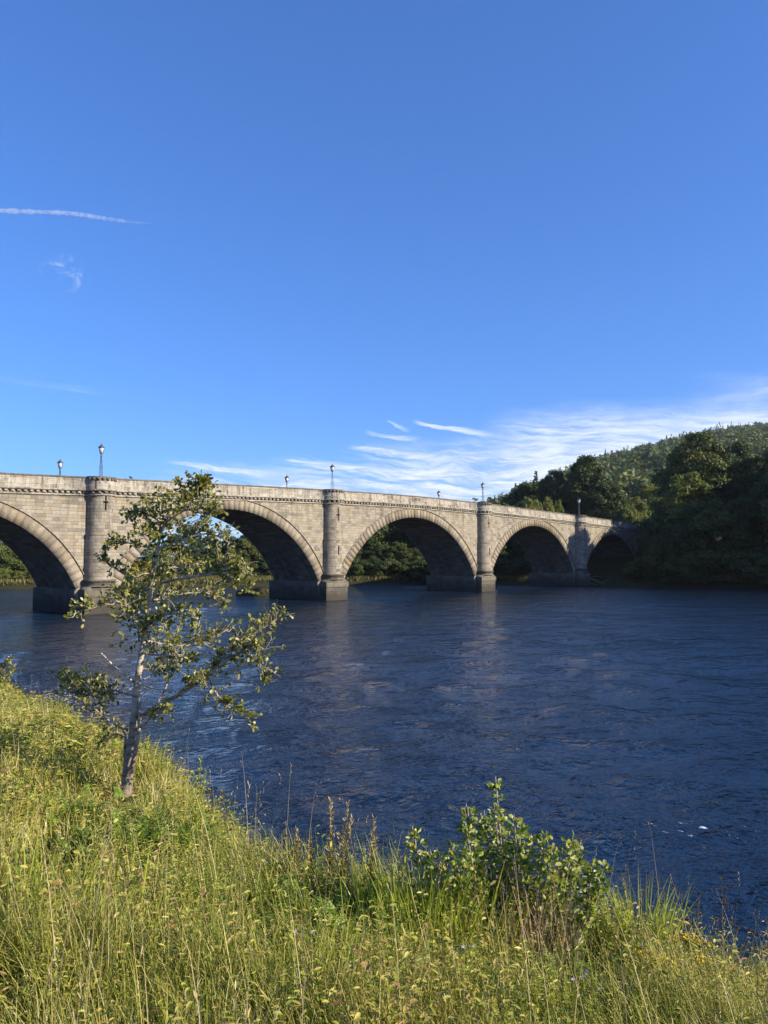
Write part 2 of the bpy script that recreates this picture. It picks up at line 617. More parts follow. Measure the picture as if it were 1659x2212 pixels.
for back in (False, True):
    mb = MB(); sweep(mb, [(-0.45, -1.2), (-0.45, -0.16), (0.0, -0.16 + 0.001), (0.16, -0.16), (0.16, -0.80), (0.22, -0.86), (0.22, -1.20), (0.0, -1.20)], back)
    par = mb.build('parapet', M['parapet'], bridge)
    if not back: front_parapet = par
    mb = MB(); sweep(mb, [(-0.52, -0.155), (-0.52, 0.0), (0.24, -0.02), (0.24, -0.155), (-0.52, -0.155)], back)
    mb.build('coping', M['pier'], par)
    mb = MB(); sweep(mb, [(-0.02, -1.203), (0.34, -1.203), (0.34, -1.33), (0.25, -1.40), (-0.02, -1.40)], back)
    sweep(mb, [(-0.02, -1.66), (0.16, -1.66), (0.16, -1.80), (0.06, -1.86), (-0.02, -1.86)], back)
    cor = mb.build('cornice', M['parapet'], bridge)
    mb = MB()                                       # dentil blocks under the cornice
    if back:
        uu = np.arange(U0, U1, 0.55)
        pos = [(q, WID, 0, 1) for q in uu]
    else:
        pth = front_path(0.0)
        d = np.concatenate([[0], np.cumsum(np.linalg.norm(np.diff(pth, axis=0), axis=1))])
        pos = []
        for s in np.arange(0.3, d[-1] - 0.3, 0.55):
            x, y = np.interp(s, d, pth[:, 0]), np.interp(s, d, pth[:, 1])
            x2, y2 = np.interp(s + 0.05, d, pth[:, 0]), np.interp(s + 0.05, d, pth[:, 1])
            tx, ty = x2 - x, y2 - y
            l = math.hypot(tx, ty) or 1
            pos.append((x, y, ty / l, -tx / l))
    for (x, y, nx, ny) in pos:
        z = float(ptop(x))
        V = []
        for su in (-0.15, 0.15):
            for o in (-0.02, 0.20):
                for dz in (-1.64, -1.402):
                    if o > 0 and dz < -1.5: dz += 0.06
                    V.append((x - ny * su + nx * o, y + nx * su + ny * o, z + dz))
        mb.add(V, [(0, 1, 3, 2), (4, 6, 7, 5), (0, 4, 5, 1), (2, 3, 7, 6), (0, 2, 6, 4), (1, 5, 7, 3)], a=rngb.uniform(),
               uv=[(v[0] + v[1], v[2]) for v in V])
    mb.build('dentil_course', M['parapet'], cor)

mb = MB()
uu = np.linspace(U0, U1, 120)
V = np.concatenate([np.column_stack([uu, np.full(120, 0.44), ptop(uu) - 1.25]), np.column_stack([uu, np.full(120, WID - 0.44), ptop(uu) - 1.25])])
i = np.arange(119)
mb.add(V, np.stack([i, i + 1, i + 121, i + 120], 1))
mb.build('road_deck', M['asphalt'], bridge)


def letters(txt, u, dz, size, parent, depth=0.02):
    cu = bpy.data.curves.new('inscription', 'FONT')
    cu.body = txt; cu.size = size; cu.align_x = 'CENTER'; cu.extrude = depth
    tmp = bpy.data.objects.new('tmp_text', cu); COL.objects.link(tmp)
    dg = bpy.context.evaluated_depsgraph_get()
    me = bpy.data.meshes.new_from_object(tmp.evaluated_get(dg))
    bpy.data.objects.remove(tmp)
    sl = math.atan((float(ptop(u + 1)) - float(ptop(u - 1))) / 2)
    o = bpy.data.objects.new('inscription', me); COL.objects.link(o)
    me.materials.clear(); me.materials.append(M['pier'])
    o.parent = parent
    o.location = (u, -0.163, float(ptop(u)) + dz)
    o.rotation_euler = (PI / 2, -sl, 0)
    o.scale = (1.7, 1, 1)
    return o


def slit_cylinder(mb, c, R, z0, z1, slits, depth=0.35):
    """half-round turret wall with real recessed slits; slits: (angle half-width, z0, z1, angle centre)"""
    phs = set(np.linspace(0, PI, 33))
    zs = {z0, z1}
    for (aw, a0, b0, ac) in slits:
        phs |= {ac - aw, ac + aw}
        zs |= {a0, b0}
    phs, zs = sorted(phs), sorted(zs)
    P = lambda ph, z, r=R: (c + r * math.cos(ph), -r * math.sin(ph), z)
    for pa, pb in zip(phs[:-1], phs[1:]):
        for za, zb in zip(zs[:-1], zs[1:]):
            pm, zm = (pa + pb) / 2, (za + zb) / 2
            if any(abs(pm - ac) < aw and a0 < zm < b0 for (aw, a0, b0, ac) in slits):
                continue
            V = [P(pb, za), P(pa, za), P(pa, zb), P(pb, zb)]
            mb.add(V, [(0, 1, 2, 3)], uv=[(c - R * pb, za), (c - R * pa, za), (c - R * pa, zb), (c - R * pb, zb)])


def slit_recess(mb, c, R, slits, depth=0.35):
    P = lambda ph, z, r=R: (c + r * math.cos(ph), -r * math.sin(ph), z)
    for (aw, a0, b0, ac) in slits:
        l, r = ac + aw, ac - aw
        q = R - depth
        F4 = [P(l, a0), P(r, a0), P(r, b0), P(l, b0)]
        B4 = [P(l, a0, q), P(r, a0, q), P(r, b0, q), P(l, b0, q)]
        mb.add(F4 + B4, [(4, 5, 6, 7), (0, 4, 7, 3), (1, 2, 6, 5), (0, 1, 5, 4), (3, 7, 6, 2)])


for c in PIERS:
    mb = MB()                                       # pier body under the springing, stepped blocks to the front
    mb.box(c - HG, c + HG, 0.012, WID - 0.012, -1.6, SPR - 0.004)
    mb.box(c - 1.8, c + 1.8, -1.1, 0.01, -1.6, 1.6)
    mb.box(c - 1.88, c + 1.88, -1.2, 0.008, 1.603, 2.28)
    mb.box(c - HG - 0.1, c + HG + 0.1, 0.015, WID - 0.02, 1.62, 2.26)
    mb.box(c - 2.0, c + 2.0, -1.3, 0.02, -1.6, 0.06)
    mb.box(c - 2.03, c + 2.03, WID - 0.01, WID + 1.2, -1.6, 2.28)
    # sloped weathering and plinth under the turret
    V = [(c - 1.75, -1.08, 2.283), (c + 1.75, -1.08, 2.283), (c + 1.62, -0.98, 2.55), (c - 1.62, -0.98, 2.55),
         (c - 1.75, 0.0, 2.283), (c + 1.75, 0.0, 2.283), (c + 1.62, 0.0, 2.55), (c - 1.62, 0.0, 2.55)]
    mb.add(V, [(0, 1, 2, 3), (1, 5, 6, 2), (4, 0, 3, 7), (3, 2, 6, 7)], uv=[(v[0], v[2]) for v in V])
    V = []
    for z, k in ((2.552, 1.0), (3.05, 1.0), (3.05, 1.06), (3.22, 1.06)):
        for (x, y) in ((-1.5, 0.0), (-1.5, -0.55), (-1.0, -1.42 + 0.15), (1.0, -1.42 + 0.15), (1.5, -0.55), (1.5, 0.0)):
            V.append((c + x * k, y * k, z))
    Q = [(6 * l + i, 6 * l + i + 1, 6 * (l + 1) + i + 1, 6 * (l + 1) + i) for l in range(3) for i in range(5)]
    mb.add(V, Q, uv=[(v[0], v[2]) for v in V])
    top = [V[18 + i] for i in range(6)]
    mb.add(top, [(0, 1, 2, 3), (0, 3, 4, 5)], uv=[(v[0], v[1]) for v in top])
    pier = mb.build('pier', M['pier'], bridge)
    zt = float(ptop(c)) - 1.84
    mb = MB()
    ac = PI / 2
    up = [(0.062, 9.75, 10.45, ac), (0.062, 10.62, 11.45, ac), (0.20, 10.452, 10.618, ac)]
    lo = [(0.07, 5.6, 6.75, ac)]
    slit_cylinder(mb, c, TR, 7.5, zt, up)
    slit_cylinder(mb, c, TR + 0.09, 4.45, 7.42, lo)
    slit_cylinder(mb, c, TR + 0.15, 3.2, 4.45, [])
    for r0, r1, z in ((TR, TR + 0.14, 7.5), (TR + 0.09, TR + 0.14, 7.42), (TR + 0.09, TR + 0.15, 4.45)):
        ph = np.linspace(0, PI, 33)
        A = np.column_stack([c + r0 * np.cos(ph), -r0 * np.sin(ph), np.full(33, z)])
        B = np.column_stack([c + r1 * np.cos(ph), -r1 * np.sin(ph), np.full(33, z)])
        i = np.arange(32)
        q = np.stack([i, i + 1, i + 34, i + 33], 1)
        mb.add(np.vstack([A, B]), q, uv=np.vstack([A, B])[:, :2])
    slit_cylinder(mb, c, TR + 0.14, 7.42, 7.5, [])
    turret = mb.build('turret', M['turret'], pier)
    for R_, sl in [(TR, [q]) for q in up[:2]] + [(TR, up[2:])] + [(TR + 0.09, lo)]:
        mb = MB()
        slit_recess(mb, c, R_, sl)
        mb.build('arrow_slit', M['dark'], pier)
    mb = MB()                                       # flat cap closing the turret top
    ph = np.linspace(0, PI, 33)
    Rc = TR + 0.2
    zc = float(ptop(c)) - 0.02
    ring = np.column_stack([c + Rc * np.cos(ph), -Rc * np.sin(ph) - 0.0, np.full(33, zc)])
    mb.add(np.vstack([ring, [[c, 0, zc]]]), tris=[(i + 1, i, 33) for i in range(32)])
    # raised merlon band and pilaster strips round the turret parapet
    for k in range(9):
        p0, p1 = 0.2 + k * (PI - 0.4) / 9, 0.2 + (k + 0.55) * (PI - 0.4) / 9
        V = []
        for p_ in (p0, p1):
            for r in (TR + 0.15, TR + 0.29):
                for z in (-0.38, -0.16):
                    V.append((c + r * math.cos(p_), -r * math.sin(p_), float(ptop(c)) + z))
        mb.add(V, [(0, 2, 3, 1), (4, 5, 7, 6), (0, 1, 5, 4), (2, 6, 7, 3), (0, 4, 6, 2), (1, 3, 7, 5)])
    mb.build('turret_cap', M['pier'], pier)

letters('1809', UC, -0.74, 0.62, front_parapet)


def bw(u, v, z=0.0):
    """bridge coordinates to world"""
    p = P2 + DV * u - NV * v
    return (p[0], p[1], z)


# ------------------------------------------------------------------ street lamps on the bridge
def lathe(mb, prof, sides=6, a=0.5, rot=0.0, z0=0.0):
    ang = np.linspace(0, 2 * PI, sides, endpoint=False) + rot
    V = np.concatenate([np.column_stack([r * np.cos(ang), r * np.sin(ang), np.full(sides, z + z0)]) for r, z in prof])
    j = np.arange(sides)
    q = np.concatenate([np.stack([k * sides + j, k * sides + (j + 1) % sides, (k + 1) * sides + (j + 1) % sides, (k + 1) * sides + j], 1)
                        for k in range(len(prof) - 1)])
    mb.add(V, q, a=a)


def make_lamp():
    r = empty('street_lamp')
    for k in range(4):
        an = PI / 4 + k * PI / 2
        mb = MB()
        tube(mb, [(0.17 * math.cos(an), 0.17 * math.sin(an), 0.0), (0.125 * math.cos(an), 0.125 * math.sin(an), 1.0),
                  (0.05 * math.cos(an), 0.05 * math.sin(an), 2.05)], [0.028, 0.022, 0.02], 6)
        mb.build('leg', M['iron'], r)
    mb = MB()
    lathe(mb, [(0.02, 1.98), (0.075, 2.0), (0.10, 2.06), (0.06, 2.12), (0.045, 2.22), (0.09, 2.27), (0.09, 2.31), (0.03, 2.33)], 12)
    mb.build('collar', M['iron'], r)
    for z, rr in ((0.04, 0.19), (1.0, 0.145), (1.55, 0.105)):
        mb = MB()
        lathe(mb, [(rr - 0.02, z - 0.015), (rr + 0.012, z - 0.015), (rr + 0.012, z + 0.015), (rr - 0.02, z + 0.015), (rr - 0.02, z - 0.015)], 12)
        mb.build('brace_ring', M['iron'], r)
    mb = MB()
    fr = []
    for k in range(6):
        an = k * PI / 3
        tube(mb, [(0.155 * math.cos(an), 0.155 * math.sin(an), 2.32), (0.275 * math.cos(an), 0.275 * math.sin(an), 2.86)], 0.017, 5)
    lathe(mb, [(0.12, 2.31), (0.175, 2.31), (0.175, 2.345), (0.12, 2.345), (0.12, 2.31)], 6)
    lathe(mb, [(0.25, 2.84), (0.31, 2.84), (0.31, 2.88), (0.25, 2.88), (0.25, 2.84)], 6)
    fr = mb.build('lantern_frame', M['iron'], r)
    mb = MB()
    lathe(mb, [(0.01, 2.335), (0.145, 2.34), (0.262, 2.85), (0.01, 2.852)], 6)
    mb.build('lantern_glass', M['opal'], fr)
    mb = MB()
    lathe(mb, [(0.33, 2.875), (0.33, 2.90), (0.20, 3.03), (0.16, 3.05), (0.12, 3.13), (0.0, 3.16)], 6)
    lathe(mb, [(0.33, 2.876), (0.0, 2.878)], 6)
    rf = mb.build('lantern_roof', M['copper'], r)
    mb = MB()
    lathe(mb, [(0.03, 3.14), (0.045, 3.18), (0.02, 3.22), (0.035, 3.26), (0.012, 3.31), (0.004, 3.42), (0.0, 3.43)], 8)
    for k in range(4):
        an = k * PI / 2
        tube(mb, [(0, 0, 3.24), (0.07 * math.cos(an), 0.07 * math.sin(an), 3.25)], [0.008, 0.004], 4)
    mb.build('finial', M['iron'], rf)
    return r


lamp0 = make_lamp()
LAMPS = [(PIERS[0], -0.15, 0, 'tall grey lamp with white lantern on the near turret furthest left'),
         (PIERS[0], WID + 0.2, -0.75, 'grey lamp behind the far parapet, leftmost on the bridge'),
         (PIERS[1], -0.15, 0, 'slender grey lamp on the near turret right of the young alder'),
         (PIERS[1], WID + 0.2, -0.75, 'grey lamp behind the far parapet above the arch beside the alder tree'),
         (PIERS[2], -0.15, 0, 'small slender lamp on the near turret between the third and fourth arches'),
         (PIERS[2], WID + 0.2, -0.75, 'small grey lamp behind the far parapet over the dated middle arch'),
         (PIERS[3], -0.15, 0, 'dark little lamp on the last turret against the wooded hill')]
for k, (u, v, dz, lab) in enumerate(LAMPS):
    o = lamp0 if k == 0 else copy_tree(lamp0)
    o.location = bw(u, v, float(ptop(u)) - 0.02 + dz)
    o.rotation_euler = (0, 0, math.atan2(DV[1], DV[0]))
    tag(o, lab, 'street lamp', 'old lamps along the bridge parapets')

# pigeon on the parapet
pg = empty('pigeon', (0, 0, 0))
mb = MB()
for cx, cz, rx, rz in ((0.0, 0.13, 0.14, 0.085), (0.12, 0.22, 0.05, 0.05)):
    th_ = np.linspace(0, PI, 7); ph = np.linspace(0, 2 * PI, 9)
    V = np.array([[cx + rx * math.cos(t), rz * 0.9 * math.sin(t) * math.cos(p), cz + rz * math.sin(t) * math.sin(p) + (0.35 * rx * math.cos(t) if cx == 0 else 0)] for t in th_ for p in ph])
    q = [(i * 9 + j, i * 9 + j + 1, (i + 1) * 9 + j + 1, (i + 1) * 9 + j) for i in range(6) for j in range(8)]
    mb.add(V, q)
tube(mb, [(0.05, 0, 0.15), (0.12, 0, 0.22)], [0.06, 0.04], 7)
tube(mb, [(-0.1, 0, 0.11), (-0.24, 0, 0.06)], [0.05, 0.02], 6)
tube(mb, [(0.165, 0, 0.22), (0.2, 0, 0.21)], [0.012, 0.003], 5)
for y in (-0.03, 0.03): tube(mb, [(0.0, y, 0.0), (0.0, y, 0.08)], 0.008, 5)
M['bird'] = plain('pigeon_feathers', (0.06, 0.065, 0.08), 0.7, 0.3, nscale=20)
mb.build('body', M['bird'], pg, True)
pu = PIERS[0] + 3.25
pg.location = bw(pu, 0.1, float(ptop(pu)) - 0.01)
pg.scale = (1.25, 1.25, 1.25)
pg.rotation_euler = (0, 0, 2.6)
tag(pg, 'small dark pigeon perched on the parapet coping right of the left turret', 'bird')

# ------------------------------------------------------------------ terrain
CREST = np.array([(-95, 120), (-75, 92), (-46, 57), (-30, 39), (-15, 26), (-7.9, 15.8), (-6.0, 14.2), (-4.3, 11.3), (-2.95, 9.7), (-1.6, 6.5),
                  (-1.06, 5.85), (-0.62, 5.55), (0, 5.45), (0.85, 5.5), (1.55, 5.55), (1.9, 5.1), (2.35, 4.65), (3.5, 3.9), (6, 2.7), (9, 1.5), (20, -3), (60, -14), (220, -30), (900, -60)], float)
FAR = np.array([(-400, 330), (-160, 175), (-100, 140), (-62, 127), (-40, 134), (-20, 143), (8, 153), (30, 150), (44, 141.5), (56, 138.2), (66, 133), (70, 127), (77, 118), (90, 105),
                (108, 88), (140, 70), (240, 30), (420, 0), (900, -20)], float)


def sdist(px, py, L):
    """signed distance to polyline, positive on its left-hand side when walking the list"""
    best = np.full(px.shape, 1e18)
    sign = np.ones(px.shape)
    for (x0, y0), (x1, y1) in zip(L[:-1], L[1:]):
        dx, dy = x1 - x0, y1 - y0
        t = np.clip(((px - x0) * dx + (py - y0) * dy) / (dx * dx + dy * dy), 0, 1)
        d2 = (px - x0 - t * dx) ** 2 + (py - y0 - t * dy) ** 2
        cr = dx * (py - y0) - dy * (px - x0)
        m = d2 < best - 1e-9
        best = np.where(m, d2, best)
        sign = np.where(m, np.sign(cr), sign)
    return np.sqrt(best) * np.where(sign == 0, 1, sign)


def vnoise(x, y, s, seed=0):
    """cheap smooth value noise on numpy arrays"""
    x, y = np.asarray(x) / s, np.asarray(y) / s
    xi, yi = np.floor(x).astype(int), np.floor(y).astype(int)
    fx, fy = x - xi, y - yi
    fx, fy = fx * fx * (3 - 2 * fx), fy * fy * (3 - 2 * fy)
    h = lambda a, b: (np.sin(a * 127.1 + b * 311.7 + seed * 74.7) * 43758.5453) % 1.0
    return (h(xi, yi) * (1 - fx) + h(xi + 1, yi) * fx) * (1 - fy) + (h(xi, yi + 1) * (1 - fx) + h(xi + 1, yi + 1) * fx) * fy


RID_AZ = np.array([-0.2, 0.10, 0.151, 0.187, 0.253, 0.283, 0.343, 0.404, 0.44, 0.499, 0.6, 0.8, 1.2, 2.0])
RID_T = np.array([0.0, 0.0, 0.046, 0.068, 0.106, 0.117, 0.132, 0.149, 0.157, 0.165, 0.18, 0.195, 0.20, 0.2]) * 0.97


def hill_h(x, y):
    az = x / np.maximum(y, 1.0)
    r = np.hypot(x, y) / np.sqrt(1 + np.minimum(az, 2) ** 2)     # forward distance
    top = np.interp(az, RID_AZ, RID_T) * 1300
    t = np.clip((r - 300) / 1000, 0, 1)
    back = np.clip((r - 1300) / 1400, 0, 1)
    return top * (t ** 0.85) * (1 - back ** 2 * 0.7) * np.where((x > 20) & (y > 1), 1, 0)


def ground_h(x, y):
    x, y = np.asarray(x, float), np.asarray(y, float)
    dn = sdist(x, y, CREST)                             # > 0: river side of the near bank
    plane = 3.87 - 0.16 * np.clip(x, -9, 4) - 0.165 * np.clip(y, -3, 16)
    plane = np.where(y > 16, plane + 0.02 * np.clip(y - 16, 0, 60), plane)
    near = np.where(dn > 0, np.maximum(plane - 0.85 * dn, -1.6), plane)
    df = sdist(x, y, FAR)
    cap = np.where(x > 30, np.clip((x - 30) / 25, 0, 1) * 6.5, 0) * np.clip((df - 4) / 20, 0, 1)
    far = np.where(df > -4, np.minimum(-1.6 + 0.55 * (df + 4), 1.0 + cap + 0.03 * np.clip(df, 0, 100)), -1.6)
    far = far + hill_h(x, y) * np.clip(df / 60, 0, 1)
    return np.maximum(near, far) + (vnoise(x, y, 1.7) - 0.5) * 0.12 * (near > -1)


def graded(a, b, c, fine, ratio, maxs):
    """coordinates from a to b, finest around c"""
    out = [c]
    s = fine
    while out[-1] < b: out.append(out[-1] + s); s = min(s * ratio, maxs)
    lo = [c]; s = fine
    while lo[-1] > a: lo.append(lo[-1] - s); s = min(s * ratio, maxs)
    return np.array(sorted(set(lo[1:] + out)))


gx = graded(-2500, 3500, -1, 0.25, 1.035, 160)
gy = graded(-600, 3800, 7, 0.25, 1.032, 160)
GX, GY = np.meshgrid(gx, gy)
GZ = ground_h(GX, GY)
mb = MB()
nx, ny = len(gx), len(gy)
i, j = np.meshgrid(np.arange(nx - 1), np.arange(ny - 1))
b = (j * nx + i).ravel()
mb.add(np.stack([GX.ravel(), GY.ravel(), GZ.ravel()], 1), np.stack([b, b + 1, b + nx + 1, b + nx], 1))


def soil():
    m, t, out = newmat('soil_and_turf')
    tc = node(t, 'ShaderNodeTexCoord')
    n = noise(t, tc.outputs['Object'], 1.5, 8, 0.7)
    n2 = noise(t, tc.outputs['Object'], 12, 5, 0.7)
    c = ramp(t, n * 0.6 + n2 * 0.4, [(0.3, (0.018, 0.016, 0.009)), (0.5, (0.035, 0.038, 0.014)), (0.7, (0.06, 0.055, 0.025))])
    principled(t, out, c, 0.95, 0.1, n2, 0.05)
    return m


M['soil'] = soil()
g = mb.build('ground', M['soil'], None, True)
tag(g, kind='structure')

# ------------------------------------------------------------------ river
WX = graded(-500, 700, 4, 0.22, 1.012, 12)
WY = graded(-60, 420, 22, 0.22, 1.012, 12)
WXX, WYY = np.meshgrid(WX, WY)
rw = np.random.default_rng(11)
WZ = np.zeros_like(WXX)
dist = np.hypot(WXX - 4, WYY - 22)
fadew = np.clip(1.3 - dist / 60, 0, 1)
flow = math.atan2(NV[1], NV[0])
for k in range(70):
    lam = 1.0 * (6.0 ** rw.uniform())
    an = flow + rw.normal() * 0.75
    amp = 0.0019 * lam ** 0.9
    ph = (WXX * math.cos(an) + WYY * math.sin(an)) * 2 * PI / lam + rw.uniform(0, 6.28) + 1.4 * (vnoise(WXX, WYY, 5.0, k % 7) - 0.5) * 3
    WZ += amp * np.sin(ph) * fadew
mb = MB()
nx, ny = len(WX), len(WY)
i, j = np.meshgrid(np.arange(nx - 1), np.arange(ny - 1))
b = (j * nx + i).ravel()
mb.add(np.stack([WXX.ravel(), WYY.ravel(), WZ.ravel()], 1), np.stack([b, b + 1, b + nx + 1, b + nx], 1))


def water_mat():
    m, t, out = newmat('river_water')
    tc = node(t, 'ShaderNodeTexCoord')
    P = tc.outputs['Object']
    x, y, z = xyz(t, P)
    ca, sa = math.cos(flow), math.sin(flow)
    fu = x * ca + y * sa                        # along the flow
    fv = y * ca - x * sa                        # across the flow
    warp = noise(t, P, 0.12, 3)
    q = vec(t, fu + warp * 2.5, fv * 0.62, 0.0)
    n1 = noise(t, q, 1.3, 3, 0.5, 0.15)
    n2 = noise(t, q, 3.6, 3, 0.5, 0.25)
    n3 = noise(t, q, 10.0, 3, 0.55, 0.2)
    n0 = noise(t, vec(t, fu * 0.8, fv * 0.45, 0.0), 0.42, 3, 0.5, 0.3)
    gust = noise(t, vec(t, fu * 0.6, fv * 1.2), 0.05, 4, 0.6)
    # rougher behind the bridge, where the stream runs over shallows
    dbr = (x - float(P2[0])) * float(-NV[0]) + (y - float(P2[1])) * float(-NV[1])
    rapid = dbr.sm(-4.0, 8.0)
    amp = gust.sm(0.3, 0.7, 0.65, 1.25) + rapid * 1.5
    h = (n0 * 0.72 + n1 * 0.32 + n2 * 0.29 + n3 * 0.085) * amp
    # white water: a small riffle by the left bank and flecks below the piers
    fl = noise(t, vec(t, fu * 1.5, fv * 3.2), 1.6, 6, 0.72)
    rx, ry = x + 11.4, y - 31.0
    d1 = ((rx * rx) / 8.0 + (ry * ry) / 10.0)
    m1 = fl.sm(0.56, 0.62) * d1.sm(0.2, 1.0, 1.0, 0.0)
    rx, ry = x - 6.3, y - 15.6
    d2 = ((rx * rx) / 2.2 + (ry * ry) / 0.5)
    m2 = fl.sm(0.615, 0.655) * d2.sm(0.2, 1.0, 1.0, 0.0)
    fl3 = noise(t, vec(t, fu * 2.0, fv * 3.0), 1.1, 5, 0.7)
    m3 = fl3.sm(0.745, 0.77)
    m4 = fl.sm(0.63, 0.68) * rapid * 0.7
    foam = m1.max(m2).max(m3).max(m4).min(1.0)
    c = mix(t, foam, (0.005, 0.014, 0.031), (0.62, 0.66, 0.70))
    b_ = principled(t, out, c, 0.06, 0.5, h, 0.55)
    b_.inputs['IOR'].default_value = 1.333
    t.links.new((foam * 0.7 + 0.025).k, b_.inputs['Roughness'])
    return m


M['water'] = water_mat()
w = mb.build('water', M['water'], None, True)
tag(w, kind='structure')

# ------------------------------------------------------------------ trees across the river
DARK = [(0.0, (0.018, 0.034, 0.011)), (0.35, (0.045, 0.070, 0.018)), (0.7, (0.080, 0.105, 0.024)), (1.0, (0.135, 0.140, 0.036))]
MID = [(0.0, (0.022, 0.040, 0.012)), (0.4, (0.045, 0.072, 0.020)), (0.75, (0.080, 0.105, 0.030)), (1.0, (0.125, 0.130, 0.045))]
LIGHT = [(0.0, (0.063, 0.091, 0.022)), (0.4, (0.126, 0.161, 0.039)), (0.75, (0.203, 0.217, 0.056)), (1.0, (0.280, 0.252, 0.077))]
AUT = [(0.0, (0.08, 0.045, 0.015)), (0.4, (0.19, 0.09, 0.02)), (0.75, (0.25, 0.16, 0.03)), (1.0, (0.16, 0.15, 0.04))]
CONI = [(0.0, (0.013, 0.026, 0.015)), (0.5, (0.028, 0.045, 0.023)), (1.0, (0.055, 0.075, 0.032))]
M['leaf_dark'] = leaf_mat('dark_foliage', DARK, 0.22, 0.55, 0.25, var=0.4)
M['hill_conifer'] = leaf_mat('hill_conifer_foliage', [(0.0, (0.030, 0.054, 0.032)), (0.5, (0.061, 0.095, 0.051)), (1.0, (0.115, 0.149, 0.074))], 0.15, 0.6, 0.2)
M['hill_leaf'] = leaf_mat('hill_broadleaf_foliage', [(0.0, (0.054, 0.084, 0.032)), (0.5, (0.108, 0.142, 0.054)), (1.0, (0.189, 0.203, 0.088))], 0.25, 0.6, 0.2)
M['leaf_mid'] = leaf_mat('green_foliage', MID, 0.28, 0.55, 0.25, var=0.4)
M['leaf_light'] = leaf_mat('pale_green_foliage', LIGHT, 0.32, 0.55, 0.25, var=0.4)
M['leaf_autumn'] = leaf_mat('autumn_foliage', AUT, 0.32, 0.55, 0.25, var=0.2)
M['leaf_conifer'] = leaf_mat('conifer_foliage', CONI, 0.12, 0.6, 0.2, var=0.4)
M['bark'] = plain('tree_bark', (0.085, 0.072, 0.058), 0.9, 0.1, nscale=6, namp=0.5)


def blob_crown(rng, H, z0, rx, n_blob, shape='round'):
    """centres and radii of the leaf masses that make up a crown"""
    C_, R_ = [], []
    for k in range(n_blob):
        for _ in range(30):
            f = rng.uniform()
            if shape == 'round': prof = math.sqrt(max(0.02, 1 - (2 * f - 0.86) ** 2 / 1.32))
            elif shape == 'upright': prof = 0.35 + 0.65 * math.sin(PI * min(1, f * 0.95 + 0.08)) ** 0.8
            else: prof = max(0.12, 1 - f) ** 0.7
            rr = prof * rx * math.sqrt(rng.uniform(0.12, 1.0))
            th = rng.uniform(0, 2 * PI)
            r = rng.uniform(0.24, 0.40) * rx * (0.75 if f > 0.8 else 1)
            c = np.array([rr * math.cos(th), rr * math.sin(th), z0 + (H - z0) * f * 0.93])
            if all(np.linalg.norm(c - q) > 0.55 * (r + s) for q, s in zip(C_, R_)) or _ == 29:
                C_.append(c); R_.append(r)
                break
    return np.array(C_), np.array(R_)


def make_tree(name, seed, H, rx, z0, n_blob, n_card, size, mat, shape='round', trunk_r=0.35, flat=0.92, lean=0.0, feather=0.0):
    rng = np.random.default_rng(seed)
    r = empty(name)
    C_, R_ = blob_crown(rng, H, z0, rx, n_blob, shape)
    mb = MB()
    w = R_ ** 2
    k = rng.choice(len(R_), n_card, p=w / w.sum())
    d = norm(rng.normal(size=(n_card, 3)))
    d[:, 2] = np.where(d[:, 2] < -0.35, -d[:, 2] * 0.6, d[:, 2])
    rad_ = R_[k] * rng.uniform(0.35, 1.25, n_card) ** 0.7
    rad_ *= 1 + 0.35 * (vnoise(d[:, 0] * 3 + k * 1.7, d[:, 1] * 3 + d[:, 2] * 2, 1.0, seed) - 0.5)
    P = C_[k] + d * rad_[:, None] * np.array([1, 1, flat])
    if feather: P[:, 2] += feather * rng.uniform(0, 1, n_card) * R_[k] * (d[:, 2] > 0)
    blob_t = rng.uniform(-0.2, 0.2, len(R_))
    cards(mb, P, d * 0.8 + rng.normal(size=(n_card, 3)) * 0.55 + np.array([0, 0, 0.2]), size * rng.uniform(0.6, 1.35, n_card),
          np.clip(rng.uniform(0.1, 0.9, n_card) * 0.7 + 0.15 + blob_t[k], 0, 1), rng)
    crown = mb.build('crown', mat, r)
    mb = MB()
    top = z0 + (H - z0) * 0.72
    tp = smooth_path([(0, 0, -0.6), (rng.normal() * 0.2, rng.normal() * 0.2, z0 * 0.5), (rng.normal() * 0.5, rng.normal() * 0.5, z0 + (H - z0) * 0.3), (rng.normal() * 0.6, rng.normal() * 0.6, top)], 5)
    tube(mb, tp, np.linspace(trunk_r * 1.2, trunk_r * 0.15, len(tp)), 8)
    for q in range(0, len(R_), 2):
        i0 = min(len(tp) - 2, max(2, int(len(tp) * (0.25 + 0.5 * (C_[q][2] - z0) / max(1, H - z0)))))
        s = tp[i0]
        m_ = (s + C_[q]) / 2 + np.array([0, 0, -0.1 * H * 0.2])
        tube(mb, smooth_path([s, m_, C_[q]], 4), np.linspace(trunk_r * 0.34, 0.03, 9), 5)
    mb.build('trunk', M['bark'], r)
    return r


